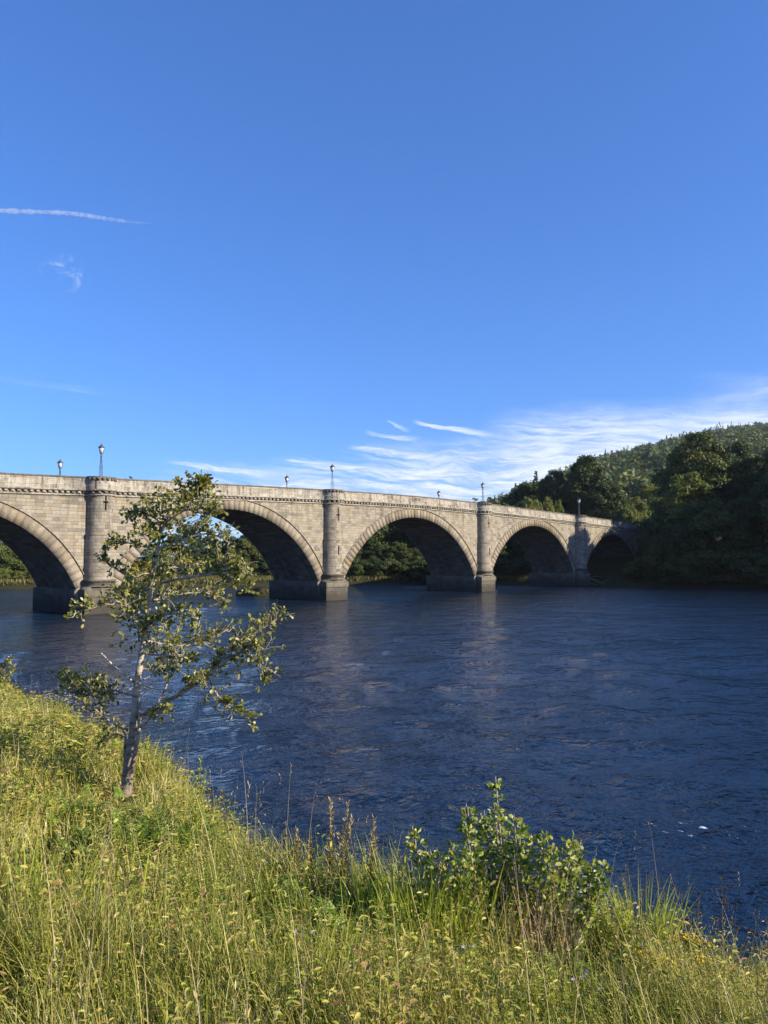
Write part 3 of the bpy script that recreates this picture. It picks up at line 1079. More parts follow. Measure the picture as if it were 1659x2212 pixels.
BIG = make_tree('broadleaf_tree', 1, 27, 8.6, 5.5, 60, 42000, 0.28, M['leaf_dark'], 'round', 0.5)
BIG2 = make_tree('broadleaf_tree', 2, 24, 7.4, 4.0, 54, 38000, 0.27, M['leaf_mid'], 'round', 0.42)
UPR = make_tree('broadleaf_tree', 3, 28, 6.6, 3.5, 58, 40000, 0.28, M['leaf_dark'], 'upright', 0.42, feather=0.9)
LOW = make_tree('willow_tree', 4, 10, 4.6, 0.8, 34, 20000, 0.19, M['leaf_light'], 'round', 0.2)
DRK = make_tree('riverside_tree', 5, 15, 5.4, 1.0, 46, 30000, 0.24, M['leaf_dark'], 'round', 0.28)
PALE = make_tree('ash_tree', 6, 18, 4.8, 3.0, 44, 22000, 0.20, M['leaf_light'], 'upright', 0.26, feather=0.6)
SHR = make_tree('waterside_shrub', 7, 4.2, 2.9, 0.2, 22, 9000, 0.14, M['leaf_mid'], 'round', 0.1)
AUTT = make_tree('autumn_shrub', 8, 4.5, 2.4, 0.2, 18, 7000, 0.13, M['leaf_autumn'], 'round', 0.09)
used = set()


def plant(proto, x, y, h, label, cat='tree', group=None, wide=1.0, rz=None, sink=0.0):
    if proto.name not in used:
        o = proto; used.add(proto.name)
    else:
        o = copy_tree(proto)
    base = {BIG: 27, BIG2: 24, UPR: 28, LOW: 10, DRK: 15, PALE: 18, SHR: 4.2, AUTT: 4.5}[proto]
    s = h / base
    o.location = (x, y, float(ground_h(np.array([x]), np.array([y]))[0]) - 0.1 - sink)
    o.scale = (s * wide, s * wide, s)
    o.rotation_euler = (0, 0, (x * 12.9 + y * 7.7) % 6.28 if rz is None else rz)
    tag(o, label, cat, group)
    return o


def by_px(proto, px, ptopy, Y, label, cat='tree', group=None, wide=1.0, sink=0.0):
    """stand a tree at depth Y so that its top reaches the given height in the photograph"""
    p = at(px, ptopy, Y)
    gz = float(ground_h(np.array([p[0]]), np.array([Y]))[0])
    return plant(proto, p[0], Y, (p[2] - gz) / 0.97, label, cat, group, wide, sink=sink)


GB = 'trees crowding the right bank'
# the wood on the right bank, in front of and beside the bridge end
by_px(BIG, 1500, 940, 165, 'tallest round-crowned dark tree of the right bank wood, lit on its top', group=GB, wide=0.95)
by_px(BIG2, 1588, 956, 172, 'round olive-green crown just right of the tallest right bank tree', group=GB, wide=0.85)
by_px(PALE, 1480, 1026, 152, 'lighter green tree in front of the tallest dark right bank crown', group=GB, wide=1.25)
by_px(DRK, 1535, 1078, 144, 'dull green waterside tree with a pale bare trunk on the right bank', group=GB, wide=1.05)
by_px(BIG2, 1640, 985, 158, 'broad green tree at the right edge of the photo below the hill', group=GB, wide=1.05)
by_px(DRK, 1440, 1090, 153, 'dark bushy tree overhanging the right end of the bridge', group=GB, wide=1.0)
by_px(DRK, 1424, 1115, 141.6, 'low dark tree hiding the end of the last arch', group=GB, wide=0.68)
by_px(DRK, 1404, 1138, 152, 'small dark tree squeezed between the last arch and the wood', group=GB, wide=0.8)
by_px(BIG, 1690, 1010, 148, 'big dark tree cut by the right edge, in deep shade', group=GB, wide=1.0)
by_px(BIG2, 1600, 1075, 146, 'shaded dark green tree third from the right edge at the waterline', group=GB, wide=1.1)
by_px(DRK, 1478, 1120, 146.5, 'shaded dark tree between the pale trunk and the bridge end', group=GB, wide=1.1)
for k, (px, ty, Y) in enumerate(((1395, 1205, 146), (1425, 1195, 143), (1450, 1215, 140.5), (1475, 1200, 140), (1500, 1218, 138.6), (1525, 1195, 138.4), (1550, 1215, 137.8), (1575, 1195, 137.6), (1600, 1210, 137), (1622, 1192, 135.8), (1640, 1205, 134.6), (1656, 1195, 133.6), (1672, 1190, 132.6))):
    by_px(SHR, px, ty, Y, 'dark shrub at the foot of the right bank wood by the water', 'shrub', 'dark shrubs along the right bank waterline', 1.5)
# trees upstream, further right, that shade the bank
for k, (x, y, h) in enumerate(((72.5, 129.8, 26), (79, 140, 22), (87, 133, 23), (92, 123, 25), (99, 113, 26), (84, 147, 20), (98, 130, 26), (108, 120, 28), (112, 105, 28), (120, 95, 27), (94, 142, 24), (106, 136, 26))):
    plant(BIG if k % 2 else UPR, x, y, h, 'tall dark tree of the wood further up the right bank', 'tree', 'trees of the wood further up the right bank', 1.15)
# behind the right end of the bridge
GH = 'trees behind the right end of the bridge'
by_px(UPR, 1262, 990, 205, 'tall feathery dark tree rising behind the last lamp', group=GH, wide=1.0)
by_px(BIG, 1195, 1018, 212, 'dark tree left of the tall feathery one above the parapet', group=GH, wide=0.72)
by_px(DRK, 1142, 1042, 220, 'lower round dark tree where the hill meets the parapet', group=GH, wide=0.9)
by_px(BIG2, 1310, 1040, 196, 'lighter green tree stepping down right of the tall feathery one', group=GH, wide=0.8)
by_px(LOW, 1352, 1092, 190, 'small light green tree over the shaded parapet end', group=GH, wide=0.8)
by_px(PALE, 1398, 1046, 240, 'pale dry-looking tree in the gap before the right bank wood', group=GH, wide=1.2)
by_px(PALE, 1370, 1075, 230, 'greyish green tree beside the pale dry one in the gap', group=GH, wide=1.1)
by_px(AUTT, 1284, 1104, 172, 'orange and yellow autumn bush peeping over the parapet', 'shrub', None, 1.5)
for k, px in enumerate((1140, 1160, 1183, 1205)):
    by_px(PALE, px, 1078 + (k % 2) * 5, 165 + k, 'thin twiggy shrub showing just over the parapet', 'shrub', 'twiggy shrubs just over the parapet', 0.42)
# seen through the arches
GA = 'trees on the far bank seen through the arches'
by_px(LOW, 20, 1178, 137, 'bright green willow seen through the leftmost arch', group=GA)
by_px(LOW, 60, 1190, 140, 'yellow-green bushy tree right of the willow in the leftmost arch', group=GA, wide=0.9)
by_px(LOW, 95, 1165, 152, 'taller bushy tree behind the willows in the leftmost arch', group=GA)
by_px(LOW, -40, 1160, 142, 'big willow beyond the left edge of the photo', group=GA)
by_px(LOW, -5, 1150, 160, 'tallest tree behind the bright willow in the leftmost arch', group=GA)
for k, px in enumerate((5, 40, 75, 110)):
    by_px(LOW, px, 1226 + (k % 2) * 6, 131 + k * 1.2, 'low green shrub on the bank in the leftmost arch', 'shrub', 'low shrubs on the bank in the leftmost arch', 1.3)
by_px(LOW, 270, 1190, 150, 'yellowing willow left of the autumn bush behind the alder', group=GA)
by_px(AUTT, 302, 1212, 148, 'rusty red autumn bush in the arch behind the alder', 'shrub', None, 1.6)
by_px(LOW, 335, 1175, 152, 'pale willow hidden mostly by the alder crown', group=GA)
by_px(BIG2, 400, 1135, 190, 'mid green tree beyond the alder in the second arch', group=GA, wide=1.2)
for k, (px, ty, Y) in enumerate(((455, 1158, 172), (495, 1160, 178), (535, 1152, 170), (572, 1135, 176), (610, 1120, 172), (640, 1110, 178), (520, 1185, 160), (580, 1190, 161), (465, 1190, 160))):
    by_px(DRK if k % 3 else BIG2, px, ty, Y, ['dark tree of the far bank row inside the second arch', 'mid green tree of the far bank row inside the second arch'][0 if k % 3 else 1], 'tree', GA + ' (second arch)', 1.0)
for k, (px, ty, Y) in enumerate(((755, 1120, 178), (790, 1105, 172), (828, 1110, 176), (868, 1138, 180), (905, 1100, 172), (945, 1100, 170), (985, 1095, 175), (770, 1180, 163), (815, 1175, 162), (860, 1170, 162), (905, 1180, 161), (950, 1180, 161), (700, 1110, 176))):
    by_px(DRK if k % 2 else BIG, px, ty, Y, 'dark tree of the far bank row inside the middle arch', 'tree', GA + ' (middle arch)', 1.1)
for k, (px, ty, Y) in enumerate(((1045, 1095, 180), (1090, 1090, 182), (1135, 1085, 184), (1070, 1165, 166), (1110, 1165, 167), (1150, 1165, 169), (1190, 1100, 186), (1200, 1165, 172))):
    by_px(DRK if k % 2 else BIG, px, ty, Y, 'dark shaded tree inside the fourth arch', 'tree', GA + ' (fourth arch)', 1.15)
for k, (px, ty, Y) in enumerate(((1262, 1160, 180), (1285, 1150, 184), (1240, 1150, 182))):
    by_px(DRK, px, ty, Y, 'dark shaded tree inside the last arch', 'tree', GA + ' (last arch)', 1.2)
for k, px in enumerate(range(770, 1240, 36)):
    p = at(px, 1262, 153)
    plant(SHR, p[0], 153.5 + (2 if k % 2 else 0) + max(0, (p[0] - 20) * 0.3), 3.6, 'dark shrub on the far bank waterline under the arches', 'shrub', 'dark shrubs on the far bank under the arches', 1.4)

# small islet of stones and sedge behind the second pier, driftwood by the last pier
isl = at(556, 1283, 108)
M['rock'] = plain('river_rock', (0.16, 0.145, 0.12), 0.9, 0.2, nscale=2.5, namp=0.5)


def rock(name, x, y, z, r, sq, seed, label, group=None):
    rng = np.random.default_rng(seed)
    mb = MB()
    th_ = np.linspace(0, PI, 9); ph = np.linspace(0, 2 * PI, 13)[:-1]
    V = []
    for t_ in th_:
        for p in ph:
            d = np.array([math.sin(t_) * math.cos(p), math.sin(t_) * math.sin(p), math.cos(t_)])
            k = 1 + 0.22 * math.sin(3 * d[0] + seed) + 0.18 * math.sin(4 * d[1] + 2 * d[2] + seed * 2)
            V.append(d * r * k * np.array([1, 0.8, sq]))
    q = [(i * 12 + j, i * 12 + (j + 1) % 12, (i + 1) * 12 + (j + 1) % 12, (i + 1) * 12 + j) for i in range(8) for j in range(12)]
    mb.add(V, q)
    o = mb.build(name, M['rock'], None)
    o.location = (x, y, z)
    o.rotation_euler = (0, 0, seed)
    tag(o, label, 'rock', group)
    return o


mb = MB()
rng = np.random.default_rng(77)
th_ = np.linspace(0, 2 * PI, 25)[:-1]
rings = [(1.0, -0.8), (0.85, 0.15), (0.55, 0.38), (0.02, 0.45)]
V = np.concatenate([np.column_stack([3.4 * k * np.cos(th_) * (1 + 0.12 * np.sin(3 * th_)), 1.6 * k * np.sin(th_), np.full(24, z)]) for k, z in rings])
j = np.arange(24)
mb.add(V, np.concatenate([np.stack([r_ * 24 + j, r_ * 24 + (j + 1) % 24, r_ * 24 + 24 + (j + 1) % 24, r_ * 24 + 24 + j], 1) for r_ in range(3)]))
o = mb.build('islet', M['soil'], None, True)
o.location = (isl[0], isl[1], 0)
tag(o, kind='structure')
SEDGE = [(0.0, (0.05, 0.055, 0.016)), (0.5, (0.12, 0.115, 0.035)), (1.0, (0.22, 0.18, 0.07))]
M['sedge'] = leaf_mat('sedge', SEDGE, 0.25)
mb = MB()
n = 1600
rr, tt = np.sqrt(rng.uniform(0, 1, n)), rng.uniform(0, 2 * PI, n)
P = np.stack([isl[0] + 3.0 * rr * np.cos(tt), isl[1] + 1.4 * rr * np.sin(tt), 0.12 + 0.3 * (1 - rr)], 1)
blades(mb, P, rng.uniform(0, 6.28, n), rng.uniform(0.4, 0.95, n), np.full(n, 0.05), rng.uniform(0.05, 0.3, n), rng.uniform(0.2, 0.9, n), rng.uniform(0, 1, n), 3)
o = mb.build('sedge', M['sedge'])
tag(o, 'tan sedge covering the low islet beside the second pier', 'sedge', kind='stuff')
rock('rock', isl[0] + 2.9, isl[1] - 0.6, 0.1, 0.6, 0.6, 3, 'brown boulder at the right tip of the sedge islet')
for k, (px, py) in enumerate(((1255, 1262), (1275, 1261), (1295, 1263), (1318, 1262), (1338, 1262), (1350, 1261))):
    p = at(px, py, 152)
    rock('rock', p[0], 148 + k * 1.2, 0.15, 0.9 + 0.3 * (k % 3), 0.6, 10 + k, 'dark boulder at the foot of the last arch', 'boulders at the foot of the last arch')
dw = empty('driftwood', (0, 0, 0))
p = at(1262, 1256, 143.5)
dw.location = (p[0], 143.5, 0.25)
M['drift'] = plain('bleached_wood', (0.12, 0.10, 0.08), 0.85, 0.15, nscale=4)
mb = MB(); tube(mb, smooth_path([(-4.2, 0.2, -0.3), (-1.8, 0.0, 0.75), (0.8, 0.2, 1.05), (3.0, 0.0, 0.35), (3.8, -0.1, -0.3)], 6), np.linspace(0.24, 0.09, 25), 8)
mb.build('log', M['drift'], dw)
mb = MB()
for q in (((-1.8, 0, 0.7), (0.4, -0.5, 0.2), (2.6, -0.3, -0.1)), ((0.8, 0.2, 1.0), (2.2, 0.3, 1.5), (3.6, 0.5, 1.2)), ((1.6, 0.1, 0.8), (2.8, 0.2, 0.2), (4.6, 0.4, 0.9)), ((3.4, 0.2, 0.3), (4.6, 0.6, 0.8), (5.2, 0.6, 1.2))):
    tube(mb, smooth_path(q, 5), np.linspace(0.11, 0.04, 11), 6)
mb.build('branch', M['drift'], dw)
tag(dw, 'bleached driftwood tangle caught at the foot of the last pier', 'driftwood')

# far bank grass strip
mb = MB()
n = 16000
s = rng.uniform(0, 1, n)
seg = np.array([(-120, 152), (-62, 127.5), (-40, 134.5), (-20, 143.5), (8, 153.5), (30, 150.5)], float)
L = np.concatenate([[0], np.cumsum(np.linalg.norm(np.diff(seg, axis=0), axis=1))])
bx = np.interp(s * L[-1], L, seg[:, 0]) + rng.normal(size=n) * 0.6
by = np.interp(s * L[-1], L, seg[:, 1]) + rng.uniform(-0.4, 6.5, n)
P = np.stack([bx, by, ground_h(bx, by)], 1)
keep = P[:, 2] > -0.2
P = P[keep]; n = len(P)
blades(mb, P, rng.uniform(0, 6.28, n), rng.uniform(0.35, 0.85, n), np.full(n, 0.12), rng.uniform(0.05, 0.5, n), rng.uniform(0.2, 0.9, n), np.clip(rng.uniform(0, 1, n) * 0.8 + 0.2, 0, 1), 3)
o = mb.build('bank_grass', M['sedge'])
tag(o, 'pale strip of reeds and grass along the far bank waterline', 'grass', kind='stuff')

# ------------------------------------------------------------------ wooded hill
def forest():
    rng = np.random.default_rng(21)
    n = 6200
    az = rng.uniform(0.06, 0.72, n)
    r = 300 + 1120 * rng.uniform(0, 1, n) ** 0.8
    x, y = az * r, r
    sp = vnoise(x, y, 90, 3)
    con = (rng.uniform(0, 1, n) < np.clip(0.08 + (r - 650) / 1000 + (sp - 0.5) * 1.6, 0.05, 0.85))
    H = np.where(con, rng.uniform(6, 19, n) * (0.6 + 0.7 * vnoise(x, y, 35, 5)), rng.uniform(7, 18, n)) * np.clip(0.75 + sp * 0.5, 0.7, 1.2)
    z = ground_h(x, y)
    ok = z > 3.5
    x, y, z, H, con, r = x[ok], y[ok], z[ok], H[ok], con[ok], r[ok]
    out = []
    for flag in (True, False):
        mb = MB()
        idx = np.where(con == flag)[0]
        for lod, m_ in ((0, r[idx] < 620), (1, r[idx] >= 620)):
            ii = idx[m_]
            K = (150 if lod == 0 else 80) if flag else (170 if lod == 0 else 90)
            n_ = len(ii)
            if not n_: continue
            k = np.repeat(np.arange(n_), K)
            h = H[ii][k]
            tint = np.repeat(rng.uniform(-0.3, 0.3, n_), K)
            if flag:
                f = rng.uniform(0, 1, n_ * K) ** 1.1
                th = rng.uniform(0, 6.28, n_ * K)
                rr = h * np.repeat(rng.uniform(0.13, 0.24, n_), K) * (1 - f) ** 0.85 * np.sqrt(rng.uniform(0.3, 1, n_ * K))
                P = np.stack([rr * np.cos(th), rr * np.sin(th), h * (0.08 + 0.92 * f)], 1)
                N = np.stack([np.cos(th), np.sin(th), np.full(n_ * K, 0.8)], 1) + rng.normal(size=(n_ * K, 3)) * 0.4
                sz = h * (0.052 if lod == 0 else 0.07) * rng.uniform(0.7, 1.2, n_ * K) * (1 - f * 0.55)
            else:
                d = norm(rng.normal(size=(n_ * K, 3)))
                d[:, 2] = np.abs(d[:, 2]) * 1.2 - 0.25
                bl = 1 + 0.35 * np.sin(d[:, 0] * 4 + k) * np.sin(d[:, 1] * 4 + k * 2.0) + 0.2 * np.sin(d[:, 2] * 7 + k)
                P = d * (h * 0.36 * bl * rng.uniform(0.75, 1.05, n_ * K))[:, None] + np.stack([0 * h, 0 * h, h * 0.58], 1)
                N = d + rng.normal(size=(n_ * K, 3)) * 0.45
                sz = h * (0.075 if lod == 0 else 0.10) * rng.uniform(0.7, 1.2, n_ * K)
            P = P + np.stack([x[ii][k], y[ii][k], z[ii][k]], 1)
            cards(mb, P, N, sz, np.clip(rng.uniform(0.2, 0.8, n_ * K) + tint, 0, 1), rng)
        o = mb.build('hillside_conifers' if flag else 'hillside_broadleaf_wood', M['hill_conifer'] if flag else M['hill_leaf'])
        tag(o, 'dark spiky conifers covering the hill and its ridge' if flag else 'rounded broadleaf woodland mixed among the hill conifers', 'woodland', kind='stuff')


forest()

# ------------------------------------------------------------------ foreground: the young alder
ALD = [(0.0, (0.050, 0.066, 0.016)), (0.35, (0.14, 0.155, 0.032)), (0.7, (0.29, 0.28, 0.066)), (1.0, (0.44, 0.41, 0.16))]
M['alder_leaf'] = leaf_mat('alder_leaves', ALD, 0.38, 0.36, 0.5)


def alder_bark():
    m, t, out = newmat('alder_bark')
    tc = node(t, 'ShaderNodeTexCoord')
    n = noise(t, tc.outputs['Object'], 9, 8, 0.75)
    x, y, z = xyz(t, tc.outputs['Object'])
    n2 = noise(t, vec(t, x * 6, y * 6, z * 22), 1.0, 5, 0.7)
    c = ramp(t, n * 0.5 + n2 * 0.5, [(0.30, (0.06, 0.045, 0.033)), (0.43, (0.17, 0.135, 0.10)), (0.52, (0.38, 0.33, 0.27)), (0.68, (0.58, 0.53, 0.45))])
    low = z.sm(0.1, 1.1, 0.65, 0.0)
    c = mix(t, low * n.sm(0.35, 0.6), c, (0.085, 0.058, 0.04))
    principled(t, out, c, 0.85, 0.2, n * 0.6 + n2 * 0.4, 0.02)
    return m


M['alder_bark'] = alder_bark()
TY = 7.6
TB = at(269, 1741, TY)


def cp(x, y, d=0.0):
    """a point of the alder from the close-up (800 px wide crop), d metres nearer (-) or farther (+)"""
    return at(x * 0.4167, 993.7 + y * 0.4167, TY + d) - TB


alder = empty('alder_tree', tuple(TB))
tag(alder, 'young alder with pale mottled trunk and sparse leafy branches on the near bank', 'tree')
rng = np.random.default_rng(42)
trunk_pts = [cp(636, 1870), cp(648, 1760), cp(657, 1680), cp(672, 1560), cp(690, 1430), cp(700, 1300), cp(708, 1200), cp(722, 1080), cp(745, 930), cp(757, 860),
             cp(776, 730), cp(785, 650), cp(805, 560), cp(820, 450), cp(850, 330, 0.05), cp(890, 240, 0.08), cp(960, 165, 0.1), cp(1035, 140, 0.12), cp(1065, 125, 0.12)]
tw = 0.86 * np.array([82, 72, 66, 62, 56, 48, 42, 38, 34, 31, 27, 24, 20, 17, 14, 11, 8, 5, 3]) * 0.4167 / F * TY / 2
tp = smooth_path(trunk_pts, 6)
mb = MB()
tube(mb, tp, np.interp(np.linspace(0, 1, len(tp)), np.linspace(0, 1, len(tw)), tw) * (1 + 0.06 * np.sin(np.arange(len(tp)) * 1.7)), 14)
# slender second stem clasping the trunk
s2 = smooth_path([cp(655, 1660, -0.08), cp(690, 1560, -0.09), cp(714, 1450, -0.08), cp(724, 1340, -0.06), cp(722, 1250, -0.02)], 6)
tube(mb, s2, np.linspace(0.023, 0.015, len(s2)), 9)
s3 = smooth_path([cp(650, 1600, 0.05), cp(650, 1490, 0.06), cp(652, 1430, 0.08), cp(634, 1385, 0.12)], 6)
tube(mb, s3, np.linspace(0.019, 0.011, len(s3)), 9)
mb.build('trunk', M['alder_bark'], alder, True)

LV = MB()


def leafy_branch(pts, r0, r1, start, dens=1.0, leafsz=1.0, spread=0.30, child=True, seed=0, bare_tip=False):
    """one branch mesh; twigs and leaves grow from its outer part"""
    g = np.random.default_rng(seed + 100)
    P = smooth_path(pts, 7)
    mb = MB()
    tube(mb, P, np.linspace(r0, r1, len(P)), 8)
    L = np.concatenate([[0], np.cumsum(np.linalg.norm(np.diff(P, axis=0), axis=1))])
    n = max(3, int(L[-1] * (1 - start) * 58 * dens))
    for s in np.linspace(start, 0.86 if bare_tip else 1.0, n):
        s_ = min(1.0, max(0, s + g.normal() * 0.02))
        c = np.array([np.interp(s_ * L[-1], L, P[:, k]) for k in range(3)])
        d0 = norm(P[min(len(P) - 1, int(s_ * (len(P) - 1)) + 1)] - P[max(0, int(s_ * (len(P) - 1)) - 1)])
        dr = norm(d0 * 0.6 + g.normal(size=3) * 0.75 + np.array([0, 0, 0.35]))
        ln = spread * g.uniform(0.3, 1.2) * (1.0 - 0.45 * s_)
        tip = c + dr * ln + np.array([0, 0, 0.02])
        midp = (c + tip) / 2 + g.normal(size=3) * 0.02
        tw_ = smooth_path([c, midp, tip], 3)
        tube(mb, tw_, np.linspace(0.0042, 0.0015, len(tw_)), 4, cap=False)
        nl = int(g.integers(4, 9))
        tt = g.uniform(0.2, 1.05, nl)
        base = c + (tip - c) * tt[:, None] + g.normal(size=(nl, 3)) * 0.008
        D = norm(dr * 0.7 + g.normal(size=(nl, 3)) * 0.6 + np.array([0, 0, 0.15]))
        N = norm(g.normal(size=(nl, 3)) * 0.7 + np.array([0.35, -0.3, 0.55]))
        leaves(LV, base, D, N, leafsz * g.uniform(0.026, 0.058, nl), leafsz * g.uniform(0.018, 0.037, nl), np.clip(g.normal(0.5, 0.24, nl), 0, 1), droop=0.06, fold=g.uniform(0.05, 0.3), wide=0.62)
    return mb


BR = []
def br(*a, **k):
    k['seed'] = len(BR)
    mb = leafy_branch(*a, **k)
    BR.append(mb.build('branch', M['alder_bark'], alder, True))


# lower right limb and its forks
br([cp(722, 1345), cp(800, 1288, -0.1), cp(930, 1215, -0.25), cp(1080, 1110, -0.35), cp(1170, 1042, -0.4), cp(1265, 985, -0.45), cp(1325, 960, -0.5), cp(1370, 985, -0.5)], 0.026, 0.005, 0.55, 1.25)
br([cp(1130, 1075, -0.38), cp(1200, 990, -0.4), cp(1290, 915, -0.3), cp(1385, 858, -0.25), cp(1450, 812, -0.2)], 0.014, 0.003, 0.15, 1.35, spread=0.26)
br([cp(1260, 985, -0.45), cp(1330, 1040, -0.5), cp(1375, 1100, -0.5), cp(1390, 1150, -0.5)], 0.009, 0.003, 0.1, 1.2, spread=0.22)
br([cp(1075, 1115, -0.35), cp(1115, 1200, -0.4), cp(1180, 1275, -0.45), cp(1255, 1320, -0.5), cp(1298, 1355, -0.5)], 0.009, 0.003, 0.2, 1.25, spread=0.2)
br([cp(800, 1288, -0.1), cp(850, 1200, 0.0), cp(882, 1120, 0.1), cp(905, 1050, 0.2)], 0.010, 0.004, 0.5, 0.8, spread=0.24)
br([cp(720, 1400), cp(775, 1345, -0.2), cp(830, 1300, -0.3), cp(865, 1290, -0.35)], 0.013, 0.004, 0.5, 1.2, spread=0.2)
br([cp(905, 1230, -0.22), cp(955, 1180, -0.35), cp(1010, 1150, -0.5), cp(1075, 1175, -0.6)], 0.009, 0.003, 0.35, 1.0, spread=0.2)
# bare twig under the canopy
mb = MB(); P = smooth_path([cp(735, 1165), cp(800, 1187, -0.1), cp(870, 1190, -0.15), cp(920, 1203, -0.2)], 5); tube(mb, P, np.linspace(0.009, 0.003, len(P)), 6)
P = smooth_path([cp(740, 1140), cp(800, 1110, 0.1), cp(850, 1130, 0.15)], 5); tube(mb, P, np.linspace(0.007, 0.003, len(P)), 6)
mb.build('branch', M['alder_bark'], alder, True)
# middle right
br([cp(742, 935), cp(850, 955, 0.15), cp(985, 960, 0.3), cp(1105, 915, 0.4), cp(1180, 880, 0.45)], 0.016, 0.003, 0.2, 1.3)
br([cp(735, 1000), cp(800, 1010, -0.2), cp(900, 1015, -0.35), cp(1010, 1040, -0.4)], 0.013, 0.003, 0.2, 1.2)
br([cp(730, 1080), cp(780, 1085, 0.2), cp(850, 1075, 0.3)], 0.010, 0.003, 0.3, 1.0, spread=0.2)
br([cp(757, 860), cp(850, 805, -0.2), cp(950, 800, -0.3), cp(1035, 835, -0.4)], 0.014, 0.003, 0.12, 1.3)
br([cp(778, 735), cp(870, 705, 0.2), cp(980, 690, 0.35), cp(1085, 695, 0.4), cp(1170, 765, 0.45)], 0.014, 0.003, 0.15, 1.2)
# upper right: long leafy arm
br([cp(790, 645), cp(900, 622, -0.1), cp(1000, 607, -0.2), cp(1095, 588, -0.3), cp(1200, 560, -0.35), cp(1270, 570, -0.4), cp(1315, 600, -0.4)], 0.016, 0.003, 0.55, 1.4, spread=0.26)
br([cp(1130, 580, -0.3), cp(1210, 620, -0.35), cp(1260, 660, -0.4), cp(1295, 690, -0.4)], 0.008, 0.003, 0.2, 1.1, spread=0.2)
br([cp(1100, 588, -0.3), cp(1180, 530, -0.3), cp(1225, 500, -0.3)], 0.008, 0.003, 0.2, 1.1, spread=0.2)
br([cp(805, 560), cp(880, 560, 0.2), cp(960, 530, 0.3), cp(1040, 540, 0.4)], 0.012, 0.003, 0.15, 1.2)
br([cp(818, 465), cp(920, 425, -0.15), cp(1040, 385, -0.2), cp(1130, 395, -0.2), cp(1190, 430, -0.2)], 0.013, 0.003, 0.3, 1.3)
br([cp(835, 390), cp(930, 345, 0.2), cp(1010, 340, 0.25), cp(1070, 320, 0.3)], 0.010, 0.003, 0.2, 1.2, spread=0.24)
br([cp(850, 330), cp(950, 265, -0.1), cp(1060, 245, -0.15), cp(1140, 262, -0.2)], 0.011, 0.003, 0.2, 1.4, spread=0.24)
br([cp(890, 240), cp(950, 205, 0.1), cp(1010, 170, 0.1), cp(1070, 160, 0.1)], 0.008, 0.002, 0.2, 1.3, spread=0.18)
br([cp(960, 150, 0.1), cp(945, 130, 0.1), cp(925, 118, 0.1)], 0.006, 0.002, 0.1, 1.2, spread=0.12)
br([cp(1000, 150, 0.1), cp(1040, 132, 0.1), cp(1068, 118, 0.12)], 0.005, 0.002, 0.0, 1.6, spread=0.13)
# left side
br([cp(850, 330), cp(770, 285, 0.15), cp(700, 262, 0.2), cp(672, 300, 0.2)], 0.010, 0.003, 0.2, 1.5, spread=0.24)
br([cp(880, 255), cp(830, 225, -0.1), cp(760, 215, -0.15)], 0.009, 0.003, 0.2, 1.4, spread=0.2)
br([cp(830, 410), cp(760, 375, -0.2), cp(715, 385, -0.3)], 0.009, 0.003, 0.3, 1.2, spread=0.2)
br([cp(815, 470), cp(720, 440, -0.1), cp(630, 430, -0.15), cp(550, 465, -0.2)], 0.011, 0.003, 0.35, 1.3, spread=0.22)
br([cp(775, 690), cp(700, 632, 0.1), cp(640, 590, 0.15), cp(570, 545, 0.2), cp(535, 515, 0.2)], 0.014, 0.003, 0.55, 1.2, spread=0.2)
br([cp(800, 590), cp(740, 590, -0.2), cp(690, 620, -0.25)], 0.008, 0.003, 0.3, 0.9, spread=0.18)
br([cp(757, 868), cp(690, 780, -0.1), cp(640, 745, -0.15), cp(540, 745, -0.2), cp(455, 765, -0.25), cp(385, 800, -0.3)], 0.015, 0.003, 0.3, 1.15, spread=0.24)
br([cp(722, 940), cp(714, 860, -0.1), cp(690, 820, -0.15), cp(640, 820, -0.2)], 0.010, 0.003, 0.4, 1.3, spread=0.24)
br([cp(765, 800), cp(720, 770, 0.2), cp(660, 690, 0.3), cp(600, 700, 0.35)], 0.010, 0.003, 0.3, 1.1, spread=0.2)
br([cp(700, 1225), cp(600, 1195, 0.2), cp(480, 1165, 0.35), cp(380, 1140, 0.4), cp(300, 1135, 0.45), cp(245, 1108, 0.45)], 0.014, 0.003, 0.25, 1.5, spread=0.24, bare_tip=True)
br([cp(640, 1205, 0.1), cp(540, 1225, 0.1), cp(440, 1215, 0.15), cp(350, 1200, 0.2)], 0.010, 0.003, 0.2, 1.5, spread=0.2)
br([cp(662, 1400), cp(610, 1380, -0.1), cp(520, 1315, -0.15), cp(450, 1255, -0.15)], 0.013, 0.003, 0.4, 1.0, spread=0.2)
br([cp(655, 1440, 0.1), cp(600, 1420, 0.25), cp(560, 1450, 0.35), cp(520, 1500, 0.4)], 0.010, 0.003, 0.3, 0.9, spread=0.2)
# lichened dead limb
mb = MB()
for q, r_ in (([cp(692, 1150), cp(645, 1112, -0.1), cp(590, 1068, -0.15), cp(545, 1022, -0.2), cp(524, 1000, -0.2)], 0.013),
              ([cp(560, 1040, -0.18), cp(555, 1022, -0.18), cp(560, 1008, -0.18)], 0.006), ([cp(645, 1112, -0.1), cp(640, 1128, -0.1), cp(650, 1135, -0.1)], 0.006)):
    P = smooth_path(q, 6)
    tube(mb, P, np.linspace(r_, r_ * 0.4, len(P)) * (1 + 0.25 * np.sin(np.arange(len(P)) * 2.3)), 7)
M['lichen'] = plain('lichened_dead_wood', (0.42, 0.40, 0.33), 0.95, 0.1, nscale=40, namp=0.6)
db = mb.build('dead_branch', M['lichen'], alder, True)
db['label'] = 'bare dead branch crusted with pale lichen'
